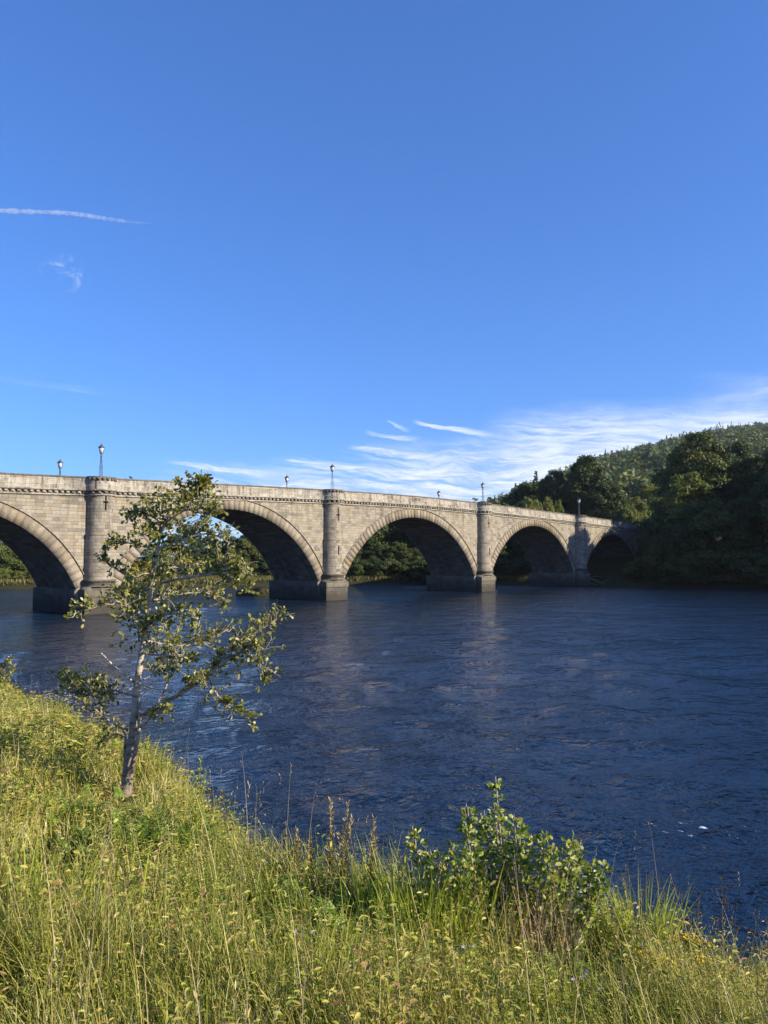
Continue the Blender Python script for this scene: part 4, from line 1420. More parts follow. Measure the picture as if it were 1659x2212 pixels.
# leaves filling the main axis
g = np.random.default_rng(9)
for q in range(150):
    k = int(g.uniform(0.46, 1.0) * (len(tp) - 1))
    c = tp[k]
    dr = norm(g.normal(size=3) + np.array([0, 0, 0.3]))
    nl = 6
    base = c + dr * g.uniform(0.03, 0.34 * (1.1 - k / len(tp)) + 0.10, nl)[:, None]
    leaves(LV, base, dr + g.normal(size=(nl, 3)) * 0.6, g.normal(size=(nl, 3)) * 0.6 + np.array([0.2, -0.25, 0.8]), g.uniform(0.034, 0.062, nl), g.uniform(0.024, 0.040, nl), np.clip(g.normal(0.5, 0.24, nl), 0, 1), droop=0.05)
LV.build('crown', M['alder_leaf'], alder)

# ------------------------------------------------------------------ bank vegetation
GR = [(0.0, (0.040, 0.060, 0.010)), (0.25, (0.17, 0.20, 0.028)), (0.5, (0.36, 0.36, 0.06)), (0.75, (0.56, 0.48, 0.16)), (1.0, (0.74, 0.64, 0.40))]
WD = [(0.0, (0.035, 0.065, 0.010)), (0.3, (0.15, 0.20, 0.024)), (0.6, (0.34, 0.36, 0.05)), (0.82, (0.50, 0.44, 0.11)), (1.0, (0.30, 0.17, 0.08))]
M['grass'] = leaf_mat('bank_grass', GR, 0.34, 0.45, 0.4)
M['weeds'] = leaf_mat('bank_weeds', WD, 0.34, 0.45, 0.4)
M['straw'] = leaf_mat('dry_stems', [(0.0, (0.16, 0.12, 0.055)), (0.5, (0.30, 0.24, 0.12)), (1.0, (0.45, 0.38, 0.22))], 0.15, 0.6, 0.3)
M['reed'] = leaf_mat('reed_leaves', [(0.0, (0.16, 0.22, 0.025)), (0.5, (0.34, 0.40, 0.05)), (1.0, (0.50, 0.50, 0.11))], 0.45, 0.35, 0.5)


def gz(x, y):
    return float(ground_h(np.array([x]), np.array([y]))[0])


def foot(px, py):
    """the spot of the bank met by the line of sight through (px, py)"""
    Ys = np.arange(1.0, 30, 0.02)
    pts = np.array([at(px, py, Y) for Y in Ys])
    hit = np.where(pts[:, 2] <= ground_h(pts[:, 0], pts[:, 1]))[0]
    p = pts[hit[0]] if len(hit) else at(px, py, 8.0)
    return np.array([p[0], p[1], gz(p[0], p[1]) - 0.02])


BUSH = np.array([0.76, 4.9])


def clear(x, y):
    """no turf right under the alder bush"""
    return ((x - BUSH[0]) / 0.3) ** 2 + ((y - BUSH[1]) / 0.15) ** 2 < 1


def trim(x, y):
    """shorter growth in front of the alder's foot and the bush"""
    a = np.exp(-(((x - TB[0]) / 0.45) ** 2 + ((y - TB[1] + 0.35) / 0.7) ** 2))
    b = np.exp(-(((x - BUSH[0]) / 0.55) ** 2 + ((y - BUSH[1] + 0.5) / 0.45) ** 2))
    return 1 - np.maximum(a * 0.88, b * 0.12)


def scatter(n, seed, edge=0.55):
    """random spots on the near bank inside a generous view wedge, denser close by"""
    g = np.random.default_rng(seed)
    out = []
    need = n
    while need > 0:
        m = need * 3 + 200
        y = 1.0 + 17.5 * g.uniform(0, 1, m) ** 1.35
        x = (g.uniform(-1, 1, m)) * (y * 0.56 + 1.3)
        d = sdist(x, y, CREST)
        pt = 0.6 * vnoise(x, y, 0.55, 11) + 0.4 * vnoise(x, y, 0.22, 12)
        ok = (d < edge + 0.5 * g.uniform(0, 1, m) ** 2) & (g.uniform(0, 1, m) < np.clip((pt - 0.30) * 3.0, 0.07, 1)) & ~clear(x, y)
        p = np.stack([x[ok], y[ok]], 1)[:need]
        out.append(p)
        need -= len(p)
    p = np.concatenate(out)
    return np.column_stack([p, ground_h(p[:, 0], p[:, 1]) - 0.02])


g = np.random.default_rng(3)
# turf: blades in patches of differing height, colour and lean
n = 210000
P = scatter(n, 31)
hgt = 0.40 + 0.75 * vnoise(P[:, 0], P[:, 1], 0.7, 1) + 0.45 * vnoise(P[:, 0], P[:, 1], 0.25, 13)
hgt = hgt * trim(P[:, 0], P[:, 1])
colr = 0.40 * vnoise(P[:, 0], P[:, 1], 1.1, 2) + 0.36 * vnoise(P[:, 0], P[:, 1], 0.3, 4)
dstc = np.hypot(P[:, 0], P[:, 1])
mb = MB()
blades(mb, P, g.uniform(0, 6.28, n) * 0.75 + 2.4 * vnoise(P[:, 0], P[:, 1], 0.8, 5), g.uniform(0.14, 0.42, n) * hgt, g.uniform(0.003, 0.0075, n) * np.clip(dstc / 5, 0.8, 1.7),
       np.where(g.uniform(0, 1, n) < 0.3, g.uniform(0.4, 1.25, n), g.uniform(0.0, 0.5, n)), g.uniform(0.2, 1.9, n), np.clip(colr + g.uniform(-0.35, 0.5, n), 0, 1), 4, twist=g.normal(size=n) * 0.7)
o = mb.build('grass', M['grass'])
tag(o, 'tangled rough grass covering the sunlit near bank', 'grass', kind='stuff')
# leafy weeds between the grass
mb = MB()
st = MB()
n = 12500
P = scatter(n, 32, 0.75)
dstc = np.hypot(P[:, 0], P[:, 1])
H = trim(P[:, 0], P[:, 1]) * g.uniform(0.20, 0.50, n) * (0.7 + 0.6 * vnoise(P[:, 0], P[:, 1], 1.1, 7))
lean = g.normal(size=(n, 2)) * 0.22
tint = 0.5 * vnoise(P[:, 0], P[:, 1], 1.2, 8) + 0.35 * vnoise(P[:, 0], P[:, 1], 0.35, 17) - 0.05
for k in range(12):
    f = (k + 0.6) / 12 + g.uniform(-0.05, 0.05, n)
    c = P + np.stack([lean[:, 0] * H * f, lean[:, 1] * H * f, H * f], 1)
    th = g.uniform(0, 6.28, n)
    D = np.stack([np.cos(th), np.sin(th), g.uniform(-0.3, 0.6, n)], 1)
    L = g.uniform(0.028, 0.075, n) * (1.15 - 0.5 * f) * np.clip(dstc / 7, 0.66, 1.5) * (0.7 + 0.9 * vnoise(P[:, 0], P[:, 1], 0.5, 15))
    leaves(mb, c, D, np.stack([0.2 * np.ones(n), -0.1 * np.ones(n), np.ones(n)], 1) + g.normal(size=(n, 3)) * 0.35, L, L * (0.10 + 0.36 * vnoise(P[:, 0], P[:, 1], 0.4, 16)), np.clip(tint + g.uniform(-0.3, 0.55, n), 0, 1), droop=0.2, fold=0.15)
blades(mb, P, np.arctan2(lean[:, 1], lean[:, 0]), H, np.full(n, 0.004), np.hypot(lean[:, 0], lean[:, 1]), np.full(n, 0.15), np.clip(tint + 0.3, 0, 1), 3)
o = mb.build('weeds', M['weeds'])
tag(o, 'mixed leafy weeds growing through the near bank grass', 'weeds', kind='stuff')
# thin dry flowering stalks standing above the rest
n = 750
P = scatter(n, 33, 0.5)
mb = MB()
H = g.uniform(0.45, 0.95, n) * trim(P[:, 0], P[:, 1])
az = g.uniform(0, 6.28, n)
ln, cu = g.uniform(0, 0.3, n), g.uniform(0.05, 0.6, n)
blades(mb, P, az, H, np.full(n, 0.0042), ln, cu, g.uniform(0.3, 1, n), 5)
tipx = P + np.stack([np.cos(az) * np.sin(ln + cu * 0.35) * H, np.sin(az) * np.sin(ln + cu * 0.35) * H, np.cos(ln + cu * 0.35) * H], 1)
for k in range(5):
    th = g.uniform(0, 6.28, n)
    leaves(mb, tipx - np.array([0, 0, 1.0]) * (0.02 * k), np.stack([np.cos(th) * 0.5, np.sin(th) * 0.5, np.ones(n)], 1), g.normal(size=(n, 3)), g.uniform(0.015, 0.03, n), np.full(n, 0.004), g.uniform(0.2, 1, n))
o = mb.build('dry_grass_stalks', M['straw'])
tag(o, 'thin pale seeding grass stalks sticking up over the near bank', 'grass', kind='stuff')


def edge_foot(px, back):
    """a spot on the bank just short of its edge, looking out through column px"""
    Ys = np.arange(3.0, 20, 0.02)
    pts = np.array([at(px, 1500, Y) for Y in Ys])
    d = sdist(pts[:, 0], pts[:, 1], CREST)
    k_ = np.where(d > -back)[0]
    p = pts[k_[0]] if len(k_) else pts[-1]
    return np.array([p[0], p[1], gz(p[0], p[1]) - 0.02])


def edge_plant(name, px, top, back, label, cat, mk, mat, group=None):
    """a plant on the bank edge tall enough to show its top at the given height in the photo"""
    f = edge_foot(px, back)
    H = (at(px, top, f[1])[2] - f[2]) / f[1] * F
    mb = MB()
    mk(H)(mb, f[1])
    o = mb.build(name, mat)
    o.location = tuple(f)
    tag(o, label, cat, group)
    return o


def clump(name, px, py, label, cat, mk, mat, group=None, parts=None):
    """a plant standing where the line of sight meets the bank; mk fills a builder at the origin"""
    f = foot(px, py)
    mb = MB()
    mk(mb, f[1])
    o = mb.build(name, mat)
    o.location = tuple(f)
    tag(o, label, cat, group)
    return o


def reed_mk(n, h, spread, seed, wide=0.014):
    def mk(mb, Y):
        g = np.random.default_rng(seed)
        P = np.column_stack([g.normal(size=n) * spread, g.normal(size=n) * spread * 0.6, np.zeros(n)])
        az = np.arctan2(P[:, 1], P[:, 0]) + g.normal(size=n) * 0.6
        blades(mb, P, az, h * g.uniform(0.5, 1.05, n), wide * g.uniform(0.6, 1.2, n), g.uniform(0.02, 0.3, n), g.uniform(0.05, 0.7, n), g.uniform(0.2, 1, n), 5, twist=g.normal(size=n))
    return mk


GRD = 'bright reed clumps along the edge of the near bank'
for px, py, n, h, sp, lab in ((915, 2050, 300, 0.66, 0.17, 'big bright yellow-green reed clump left of the alder bush'), (1000, 2075, 130, 0.5, 0.15, 'bright reed tuft in front of the alder bush'),
                              (1385, 2085, 220, 0.60, 0.12, 'tall bright reed clump standing against the water beside the tansy'), (1450, 2085, 100, 0.52, 0.08, 'smaller reed clump right of the tall bright one'),
                              (1622, 2125, 50, 0.5, 0.07, 'few broad reed blades at the right edge of the photo'), (60, 2010, 150, 0.5, 0.25, 'long-bladed grass tuft at the left edge of the photo'),
                              (590, 2170, 130, 0.5, 0.22, 'long arching grass tuft at the bottom of the photo')):
    clump('reed_clump', px, py, lab, 'reeds', reed_mk(n, h, sp, px), M['reed'], GRD)


# alder suckers: the bush
def sucker_bush(name, px, py, stems, label, cat, mat, leafsz, seed):
    f = np.array([BUSH[0], BUSH[1], gz(*BUSH) - 0.02])
    r = empty(name, tuple(f))
    tag(r, label, cat)
    g = np.random.default_rng(seed)
    lv = MB(); sb = MB()
    k = f[1] / F
    for (dx, top, lean_) in stems:                     # offsets from the foot in photo pixels
        x1, h = dx * k * 1.02, (top + 92) * k
        b0 = np.array([x1 * 0.45 + g.normal() * 0.03, g.normal() * 0.10, -0.05])
        t1 = np.array([x1, g.normal() * 0.15, h])
        P = smooth_path([b0, b0 * 0.55 + t1 * 0.45 + np.array([lean_ * k, 0, 0.04]), t1], 8)
        tube(sb, P, np.linspace(0.009, 0.0028, len(P)), 6)
        L = np.linalg.norm(t1 - b0)
        m = int(L * 108)
        for s in g.uniform(0.2, 1.0, m) ** 0.8:
            i = int(s * (len(P) - 1))
            th = g.uniform(0, 6.28)
            dr = np.array([math.cos(th), math.sin(th), g.uniform(0.0, 0.9)])
            off = norm(dr) * g.uniform(0.0, 0.13) * (1.25 - s)
            q = 2
            leaves(lv, P[i] + off + g.normal(size=(q, 3)) * 0.008, norm(dr) + g.normal(size=(q, 3)) * 0.4, g.normal(size=(q, 3)) * 0.75 + np.array([0.45, -0.35, 0.45]),
                   leafsz * g.uniform(0.5, 1.3, q), leafsz * 0.66 * g.uniform(0.5, 1.2, q), np.clip(g.normal(0.5, 0.3, q), 0, 1), droop=0.08, fold=0.18)
    dm = MB()
    nd = 160
    Pd = np.column_stack([g.uniform(-0.1, 0.36, nd), g.uniform(-0.45, -0.1, nd), np.full(nd, -0.02)])
    blades(dm, Pd, g.uniform(0, 6.28, nd), g.uniform(0.35, 0.8, nd), np.full(nd, 0.006), g.uniform(0, 0.35, nd), g.uniform(0, 0.6, nd), g.uniform(0, 0.9, nd), 4)
    dm.build('dry_stem_tangle', M['deadstem'], r)
    sb.build('stem', M['alder_bark'], r, True)
    lv.build('foliage', mat, r)
    return r


M['deadstem'] = leaf_mat('dead_stems', [(0.0, (0.12, 0.07, 0.045)), (0.5, (0.24, 0.16, 0.10)), (1.0, (0.42, 0.34, 0.22))], 0.15, 0.7, 0.2)
M['bush_leaf'] = leaf_mat('alder_sucker_leaves', [(0.0, (0.065, 0.105, 0.016)), (0.4, (0.18, 0.24, 0.034)), (0.72, (0.33, 0.37, 0.075)), (0.92, (0.48, 0.48, 0.16)), (1.0, (0.30, 0.20, 0.07))], 0.38, 0.45, 0.5)
STEMS = [(-195, 185, -20), (-160, 150, -10), (-120, 175, 0), (-100, 240, 5), (-85, 215, 0), (-70, 190, 0), (-40, 200, 0), (-10, 262, 10), (10, 220, 5), (30, 200, 0), (-25, 230, 0), (55, 160, 0), (70, 195, 5), (85, 170, 5),
         (120, 140, 10), (135, 165, 12), (160, 110, 15), (175, 125, 15), (195, 85, 20), (215, 95, 20), (-140, 110, 0), (-60, 130, 0), (0, 120, 0), (100, 90, 0), (150, 60, 0), (200, 40, 10), (40, 100, 0)]
sucker_bush('alder_bush', 1085, 1985, STEMS, 'low glossy-leaved alder bush at the water edge of the near bank', 'bush', M['bush_leaf'], 0.040, 5)
# another alder leaning in at the left edge
fA = at(-60, 1500, 12.5)
o = empty('alder_sapling', (fA[0], fA[1], gz(fA[0], fA[1])))
tag(o, 'alder sapling whose leafy branch tips poke in at the left edge of the photo', 'tree')
LV = MB(); sb = MB()
zz = o.location[2]
R0 = np.array(o.location)
for q, s_ in (([(0, 0, -0.1), (0.05, 0, 0.7), (0.0, 0.1, 1.5)], 1), ([(0.03, 0, 0.5), tuple(at(-10, 1455, 12.5) - R0), tuple(at(22, 1425, 12.4) - R0)], 2), ([(0.03, 0, 0.4), tuple(at(-8, 1470, 12.4) - R0), tuple(at(26, 1452, 12.4) - R0)], 3),
              ([(0.0, 0, 0.6), (-0.4, 0.2, 1.0), (-0.7, 0.3, 1.2)], 4), ([(0.0, 0, 0.9), (-0.1, -0.3, 1.3), (-0.3, -0.4, 1.7)], 5)):
    m_ = leafy_branch([np.array(p) for p in q], 0.016, 0.003, 0.3, 1.3, 1.1, 0.16, seed=200 + s_)
    for a_, f_ in zip([0], [0]):
        m_.build('branch', M['alder_bark'], o, True)
LV.build('crown', M['alder_leaf'], o)

# willowherb gone to seed
M['willowherb'] = leaf_mat('willowherb', [(0.0, (0.14, 0.16, 0.04)), (0.4, (0.30, 0.22, 0.10)), (0.7, (0.44, 0.32, 0.15)), (1.0, (0.58, 0.48, 0.27))], 0.3, 0.6, 0.2)


def herb_mk(H, seed, seedy=1.0, lean=0.06):
    def mk(mb, Y):
        g = np.random.default_rng(seed)
        k = Y / F
        h = H * k
        for s in range(3):
            hh = h * (1.0, 0.86, 0.7)[s]
            lx = lean * (1, 1.9, -0.4)[s]
            P = smooth_path([(0.01 * s, 0, 0), (lx * hh * 0.5, 0.01, hh * 0.5), (lx * hh * 1.3, 0.0, hh)], 6)
            tube(mb, P, np.linspace(0.004, 0.0015, len(P)), 5, a=0.6)
            m = int(95 * seedy)
            f = np.clip(g.uniform(0.18, 1.0, m) + 0.05 * np.sin(g.integers(0, 5, m) * 2.0), 0.1, 1)
            c = np.stack([np.interp(f, np.linspace(0, 1, len(P)), P[:, j]) for j in range(3)], 1)
            th = g.uniform(0, 6.28, m)
            sp_ = g.uniform(0.35, 1.3, m)
            D = np.stack([np.cos(th) * sp_, np.sin(th) * sp_, np.ones(m)], 1)
            pod = f > 0.5
            L = np.where(pod, g.uniform(0.02, 0.06, m) * (1.35 - 0.6 * f), g.uniform(0.03, 0.06, m))
            leaves(mb, c, D, g.normal(size=(m, 3)), L, np.where(pod, 0.007, 0.011), np.where(pod, g.uniform(0.45, 1, m), g.uniform(0.0, 0.75, m)), fold=0.2)
    return mk


GW = 'rusty willowherb stalks gone to seed'
for px, top, lab, lean in ((715, 1729, 'tallest rusty willowherb with seed heads standing against the water', 0.0), (738, 1738, 'leaning willowherb stalk just right of the tallest', 0.05),
                           (802, 1769, 'rusty willowherb nearer the alder bush', 0.02), (640, 1795, 'short rusty seed stalk left of the willowherbs', 0.02), (668, 1814, 'small brown seed stalk between the short one and the willowherbs', 0.04),
                           (420, 1637, 'yellow-green willowherb at the bank edge right of the alder trunk', 0.06)):
    edge_plant('willowherb', px, top, 0.15, lab, 'wildflower', lambda H, px=px, lean=lean: herb_mk(H, px, lean=lean), M['willowherb'] if px > 500 else M['reed'], GW)


# dead umbel and knapweed stalks
def stalk_mk(H, seed, head=True, curve=0.05, fork=3):
    def mk(mb, Y):
        g = np.random.default_rng(seed)
        k = Y / F
        h = H * k
        P = smooth_path([(0, 0, -0.02), (curve * h * 0.2, 0, h * 0.5), (curve * h, 0.0, h)], 6)
        tube(mb, P, np.linspace(0.0035, 0.0018, len(P)), 5, a=0.3)
        tips = [P[-1]]
        for q in range(fork):
            i = int(len(P) * g.uniform(0.45, 0.85))
            t1 = P[i] + np.array([g.normal() * 0.07, g.normal() * 0.05, h * g.uniform(0.12, 0.35)])
            tube(mb, smooth_path([P[i], (P[i] + t1) / 2 + np.array([0, 0, -0.01]), t1], 4), np.linspace(0.0025, 0.0014, 9), 4, a=0.3)
            tips.append(t1)
        if head:
            for t1 in tips:
                m = 26
                D = norm(g.normal(size=(m, 3)) + np.array([0, 0, 0.8]))
                leaves(mb, np.repeat(t1[None], m, 0), D, g.normal(size=(m, 3)), g.uniform(0.008, 0.02, m), np.full(m, 0.005), g.uniform(0, 0.6, m))
    return mk


M['deadstalk'] = leaf_mat('dead_stalks', [(0.0, (0.085, 0.06, 0.04)), (0.5, (0.16, 0.115, 0.08)), (1.0, (0.32, 0.26, 0.18))], 0.1, 0.8, 0.2)
GS = 'dead flower stalks along the edge of the near bank'
for px, top, cv, fk, hd, lab in ((453, 1710, 0.01, 0, True, 'thin straight dead stalk against the water right of the alder'), (500, 1712, -0.10, 1, True, 'bent dead stalk beside the thin straight one'),
                                 (1338, 1874, 0.03, 3, False, 'bare forked twig right of the alder bush'), (1365, 1885, 0.16, 2, False, 'curving bare twig hooked to the right over the water'),
                                 (1462, 1928, 0.0, 3, True, 'tall dead knapweed heads above the tansy'), (1490, 1931, 0.06, 3, True, 'dead knapweed leaning right beside the tall heads'),
                                 (1545, 1939, 0.02, 4, True, 'brown dead stalk with several heads near the right edge'), (1580, 2005, 0.0, 2, True, 'short brown dead stalk near the right edge'), (1420, 1953, 0.0, 1, True, 'dead stalk rising out of the bright reeds'),
                                 (1650, 1999, -0.02, 2, True, 'dark dead stalk at the very right edge'), (612, 1787, 0.04, 3, True, 'small dead stalk group left of the short rusty seed stalk')):
    edge_plant('dead_stalk', px, top, 0.1, lab, 'dead stalk', lambda H, px=px, hd=hd, cv=cv, fk=fk: stalk_mk(H, px, hd, cv, fk), M['deadstalk'], GS)

# flowers: tansy, asters
M['tansy'] = plain('tansy_flowers', (0.62, 0.40, 0.015), 0.7, 0.2, nscale=60)
M['aster'] = plain('aster_flowers', (0.40, 0.36, 0.72), 0.7, 0.2, nscale=60, namp=0.25)


def flower_plant(name, px, py, H, heads, label, kind, group, seed):
    f = foot(px, py)
    r = empty(name, tuple(f))
    tag(r, label, 'wildflower', group)
    g = np.random.default_rng(seed)
    k = f[1] / F
    st, fl = MB(), MB()
    for (dx, dz) in heads:
        tip = np.array([dx * k, g.normal() * 0.04, H * k + dz * k])
        P = smooth_path([(dx * k * 0.3, 0, -0.02), (dx * k * 0.6, 0.0, tip[2] * 0.5), tip], 5)
        tube(st, P, np.linspace(0.003, 0.002, len(P)), 5, a=0.4)
        m = 16
        ff = g.uniform(0.1, 0.9, m)
        c = np.stack([np.interp(ff, np.linspace(0, 1, len(P)), P[:, j]) for j in range(3)], 1)
        th = g.uniform(0, 6.28, m)
        leaves(st, c, np.stack([np.cos(th), np.sin(th), 0.4 * np.ones(m)], 1), g.normal(size=(m, 3)) * 0.4 + np.array([0, 0, 1.0]), g.uniform(0.04, 0.08, m), g.uniform(0.012, 0.02, m), g.uniform(0.2, 0.8, m), droop=0.15)
        if kind == 'tansy':
            for q in range(16):
                o_ = np.array([g.normal() * 0.026, g.normal() * 0.026, g.normal() * 0.006])
                z0 = tip + o_
                tube(st, [tip - np.array([0, 0, 0.03]), z0], [0.0012, 0.001], 3, a=0.5, cap=False)
                ph = np.linspace(0, 2 * PI, 9)[:-1]
                V = np.concatenate([np.column_stack([rr * np.cos(ph), rr * np.sin(ph), np.full(8, zz_)]) for rr, zz_ in ((0.003, -0.004), (0.0065, 0.0), (0.005, 0.004), (0.001, 0.0052))]) + z0
                j = np.arange(8)
                fl.add(V, np.concatenate([np.stack([e * 8 + j, e * 8 + (j + 1) % 8, e * 8 + 8 + (j + 1) % 8, e * 8 + 8 + j], 1) for e in range(3)]))
        else:
            m = 18
            th = np.linspace(0, 2 * PI, m, endpoint=False)
            leaves(fl, np.repeat(tip[None], m, 0), np.stack([np.cos(th), np.sin(th) * 0.8 - 0.3, 0.35 + 0 * th], 1), np.repeat(np.array([[0, -0.5, 1.0]]), m, 0), np.full(m, 0.017), np.full(m, 0.005), 0.5, fold=0.05)
    st.build('stem', M['weeds'], r)
    fl.build('flower_heads', M['tansy'] if kind == 'tansy' else M['aster'], r)


GT = 'tansy plants in yellow flower'
flower_plant('tansy', 1489, 2140, 104, [(-24, 4), (-8, 14), (10, 4), (24, -6), (0, -14), (36, 2)], 'yellow flowering tansy in front of the dead knapweed heads', 'tansy', GT, 1)
flower_plant('tansy', 1567, 2140, 92, [(-24, 14), (-6, 8), (12, -2), (26, -14), (2, -10)], 'yellow flowering tansy right of the biggest tansy', 'tansy', GT, 2)
flower_plant('tansy', 1425, 2165, 84, [(-30, 6), (-14, 8), (12, 6), (28, -2), (40, -8)], 'yellow flowering tansy low in the grass left of the others', 'tansy', GT, 3)
flower_plant('tansy', 1521, 2160, 86, [(-16, 8), (-2, 2), (12, -6), (22, -14)], 'small yellow tansy sprig between the two bigger ones', 'tansy', GT, 4)
flower_plant('tansy', 1643, 2150, 64, [(-18, 6), (0, 4), (14, -6)], 'yellow tansy sprig at the right edge of the photo', 'tansy', GT, 5)
flower_plant('tansy', 100, 1600, 42, [(-40, 12), (-12, 2), (10, 6), (30, 0), (-60, 4)], 'yellow tansy on the left slope near the bank edge', 'tansy', GT, 6)
flower_plant('tansy', 60, 1540, 36, [(-20, 12), (6, 10), (24, 2)], 'orange-yellow tansy heads on the skyline of the left slope', 'tansy', GT, 7)
GA2 = 'small lilac asters in the grass'
for q, (px, py, hs, lab) in enumerate(((1262, 2170, [(-22, 0), (-4, 4), (6, 12), (24, -4)], 'lilac aster cluster in the grass at the lower right, brightest of them'), (655, 2070, [(-14, 0), (4, 6), (18, 2)], 'pale lilac asters in the middle of the grass'),
                                       (570, 1925, [(-8, 0), (6, 4)], 'faint lilac asters near the bank edge right of the green patch'), (1005, 2120, [(-20, 0), (0, 8), (24, 2)], 'whitish asters below the alder bush'),
                                       (1215, 2010 + 60, [(-10, 0), (10, 6)], 'two pale asters under the right side of the alder bush'), (770, 2140, [(-12, 0), (14, 4)], 'small pale asters left of the whitish ones'))):
    flower_plant('aster', px, py, 58, hs, lab, 'aster', GA2, 20 + q)


# bright green cow-parsley patch and other broad-leaved clumps
def fern_mk(n, spread, h, seed):
    def mk(mb, Y):
        g = np.random.default_rng(seed)
        for q in range(n):
            th = g.uniform(0, 6.28)
            b0 = np.array([g.normal() * spread, g.normal() * spread * 0.7, 0])
            t1 = b0 + np.array([math.cos(th) * 0.16, math.sin(th) * 0.16, h * g.uniform(0.6, 1.1)])
            P = smooth_path([b0, (b0 + t1) / 2 + np.array([0, 0, h * 0.22]), t1], 5)
            tube(mb, P, np.linspace(0.003, 0.001, len(P)), 4, a=0.5, cap=False)
            m = 22
            f = np.repeat(np.linspace(0.35, 1.0, m // 2), 2)
            c = np.stack([np.interp(f, np.linspace(0, 1, len(P)), P[:, j]) for j in range(3)], 1)
            ax = norm(t1 - b0)
            sd_ = norm(np.cross(ax, [0, 0, 1.0])) * np.where(np.arange(m) % 2, 1, -1)[:, None]
            leaves(mb, c, sd_ * 0.9 + ax * 0.5, np.repeat(np.array([[0.5, -0.25, 0.8]]), m, 0) + g.normal(size=(m, 3)) * 0.35, 0.06 * (1.25 - f), 0.026 * (1.25 - f), g.uniform(0.2, 0.9, m), droop=0.1, fold=0.1)
    return mk


M['fern'] = leaf_mat('fresh_green_leaves', [(0.0, (0.07, 0.13, 0.014)), (0.5, (0.17, 0.27, 0.03)), (1.0, (0.30, 0.38, 0.06))], 0.42, 0.45, 0.4)
GF = 'fresh green ferny patches in the bank grass'
for px, py, n, sp, h, lab in ((285, 1865, 75, 0.24, 0.30, 'vivid green ferny patch below the alder trunk'), (395, 1845, 30, 0.14, 0.24, 'smaller green ferny patch right of the vivid one'), (640, 2000, 40, 0.2, 0.22, 'light green ferny patch in the middle of the grass'),
                              (720, 2075, 35, 0.18, 0.22, 'light green ferny patch above the bottom grass tuft'), (235, 1650, 30, 0.2, 0.3, 'blue-green leafy patch behind the alder trunk'), (470, 1960, 30, 0.16, 0.2, 'light ferny patch right of and below the vivid one'), (1180, 2130, 34, 0.2, 0.2, 'bright leafy patch in the grass below the alder bush'), (120, 1780, 36, 0.25, 0.22, 'green leafy patch on the left slope before the alder')):
    clump('fern_patch', px, py, lab, 'plant', fern_mk(n, sp, h, px), M['fern'], GF)

# ------------------------------------------------------------------ contrail, a long thin cloud high in the air
mb = MB()
pts = smooth_path([at(x, y, 9000.0) for x, y in ((-700, 452), (-350, 448), (-100, 450), (0, 455), (60, 457), (140, 460), (190, 466), (240, 474), (290, 480), (330, 482))], 10)
n_ = len(pts)
rg = np.random.default_rng(4)
wd = np.interp(np.arange(n_), [0, n_ * 0.3, n_ * 0.8, n_ - 1], [34, 30, 24, 8]) * (1 + 0.22 * rg.normal(size=n_).clip(-1, 1))
tube(mb, pts, wd, 10)
m, t, out = newmat('ice_cloud')
tc = node(t, 'ShaderNodeTexCoord')
pf = noise(t, tc.outputs['Object'], 0.02, 5, 0.7)
pv = node(t, 'ShaderNodeVolumePrincipled')
pv.inputs['Color'].default_value = (1, 1, 1, 1)
pv.inputs['Anisotropy'].default_value = 0.0
sx, sy, sz = xyz(t, tc.outputs['Object'])
fade = sx.sm(float(pts[-1][0]), float(at(120, 460, 9000.0)[0]), 0.25, 1.0)
t.links.new((pf.sm(0.35, 0.65, 0.2, 1.0) * fade * 0.012).k, pv.inputs['Density'])
t.links.new(pv.outputs[0], out.inputs['Volume'])
o = mb.build('contrail', m)
tag(o, 'thin white contrail high in the blue sky at the upper left', 'contrail')

# ------------------------------------------------------------------ air
mb = MB()
mb.box(-2800, 3800, -900, 4100, -3.2, 330)
m, t, out = newmat('river_valley_air')
pv = node(t, 'ShaderNodeVolumePrincipled')
pv.inputs['Color'].default_value = (0.86, 0.92, 1.0, 1)
pv.inputs['Density'].default_value = 0.00006
pv.inputs['Anisotropy'].default_value = 0.1
t.links.new(pv.outputs[0], out.inputs['Volume'])
o = mb.build('haze', m)
tag(o, kind='stuff')

# ------------------------------------------------------------------ light and sky
SUN_AZ, SUN_EL = rad(109), rad(25)                  # azimuth clockwise from the view direction (+Y)
sd = Vector((math.sin(SUN_AZ) * math.cos(SUN_EL), math.cos(SUN_AZ) * math.cos(SUN_EL), math.sin(SUN_EL)))
sun_d = bpy.data.lights.new('sun', 'SUN')
sun_d.energy = 5.0
sun_d.angle = rad(0.5)
sun_d.color = (1.0, 0.87, 0.68)
sun = bpy.data.objects.new('sun', sun_d)
COL.objects.link(sun)
sun.rotation_euler = sd.to_track_quat('Z', 'Y').to_euler()

world = bpy.data.worlds.new('World')
sc.world = world
world.use_nodes = True
t = world.node_tree
t.nodes.clear()
wout = t.nodes.new('ShaderNodeOutputWorld')
bg = t.nodes.new('ShaderNodeBackground')
sky = t.nodes.new('ShaderNodeTexSky')
sky.sky_type = 'NISHITA'
sky.sun_disc = False
sky.sun_elevation = SUN_EL
sky.sun_rotation = SUN_AZ
sky.altitude = 100
sky.air_density = 1.0
sky.dust_density = 0.15
sky.ozone_density = 3.0
tc = t.nodes.new('ShaderNodeTexCoord')
dx, dy, dz = xyz(t, tc.outputs['Generated'])
az = dx._m('ARCTAN2', dy)                            # 0 = straight ahead, + right
el = dz._m('ARCSINE')
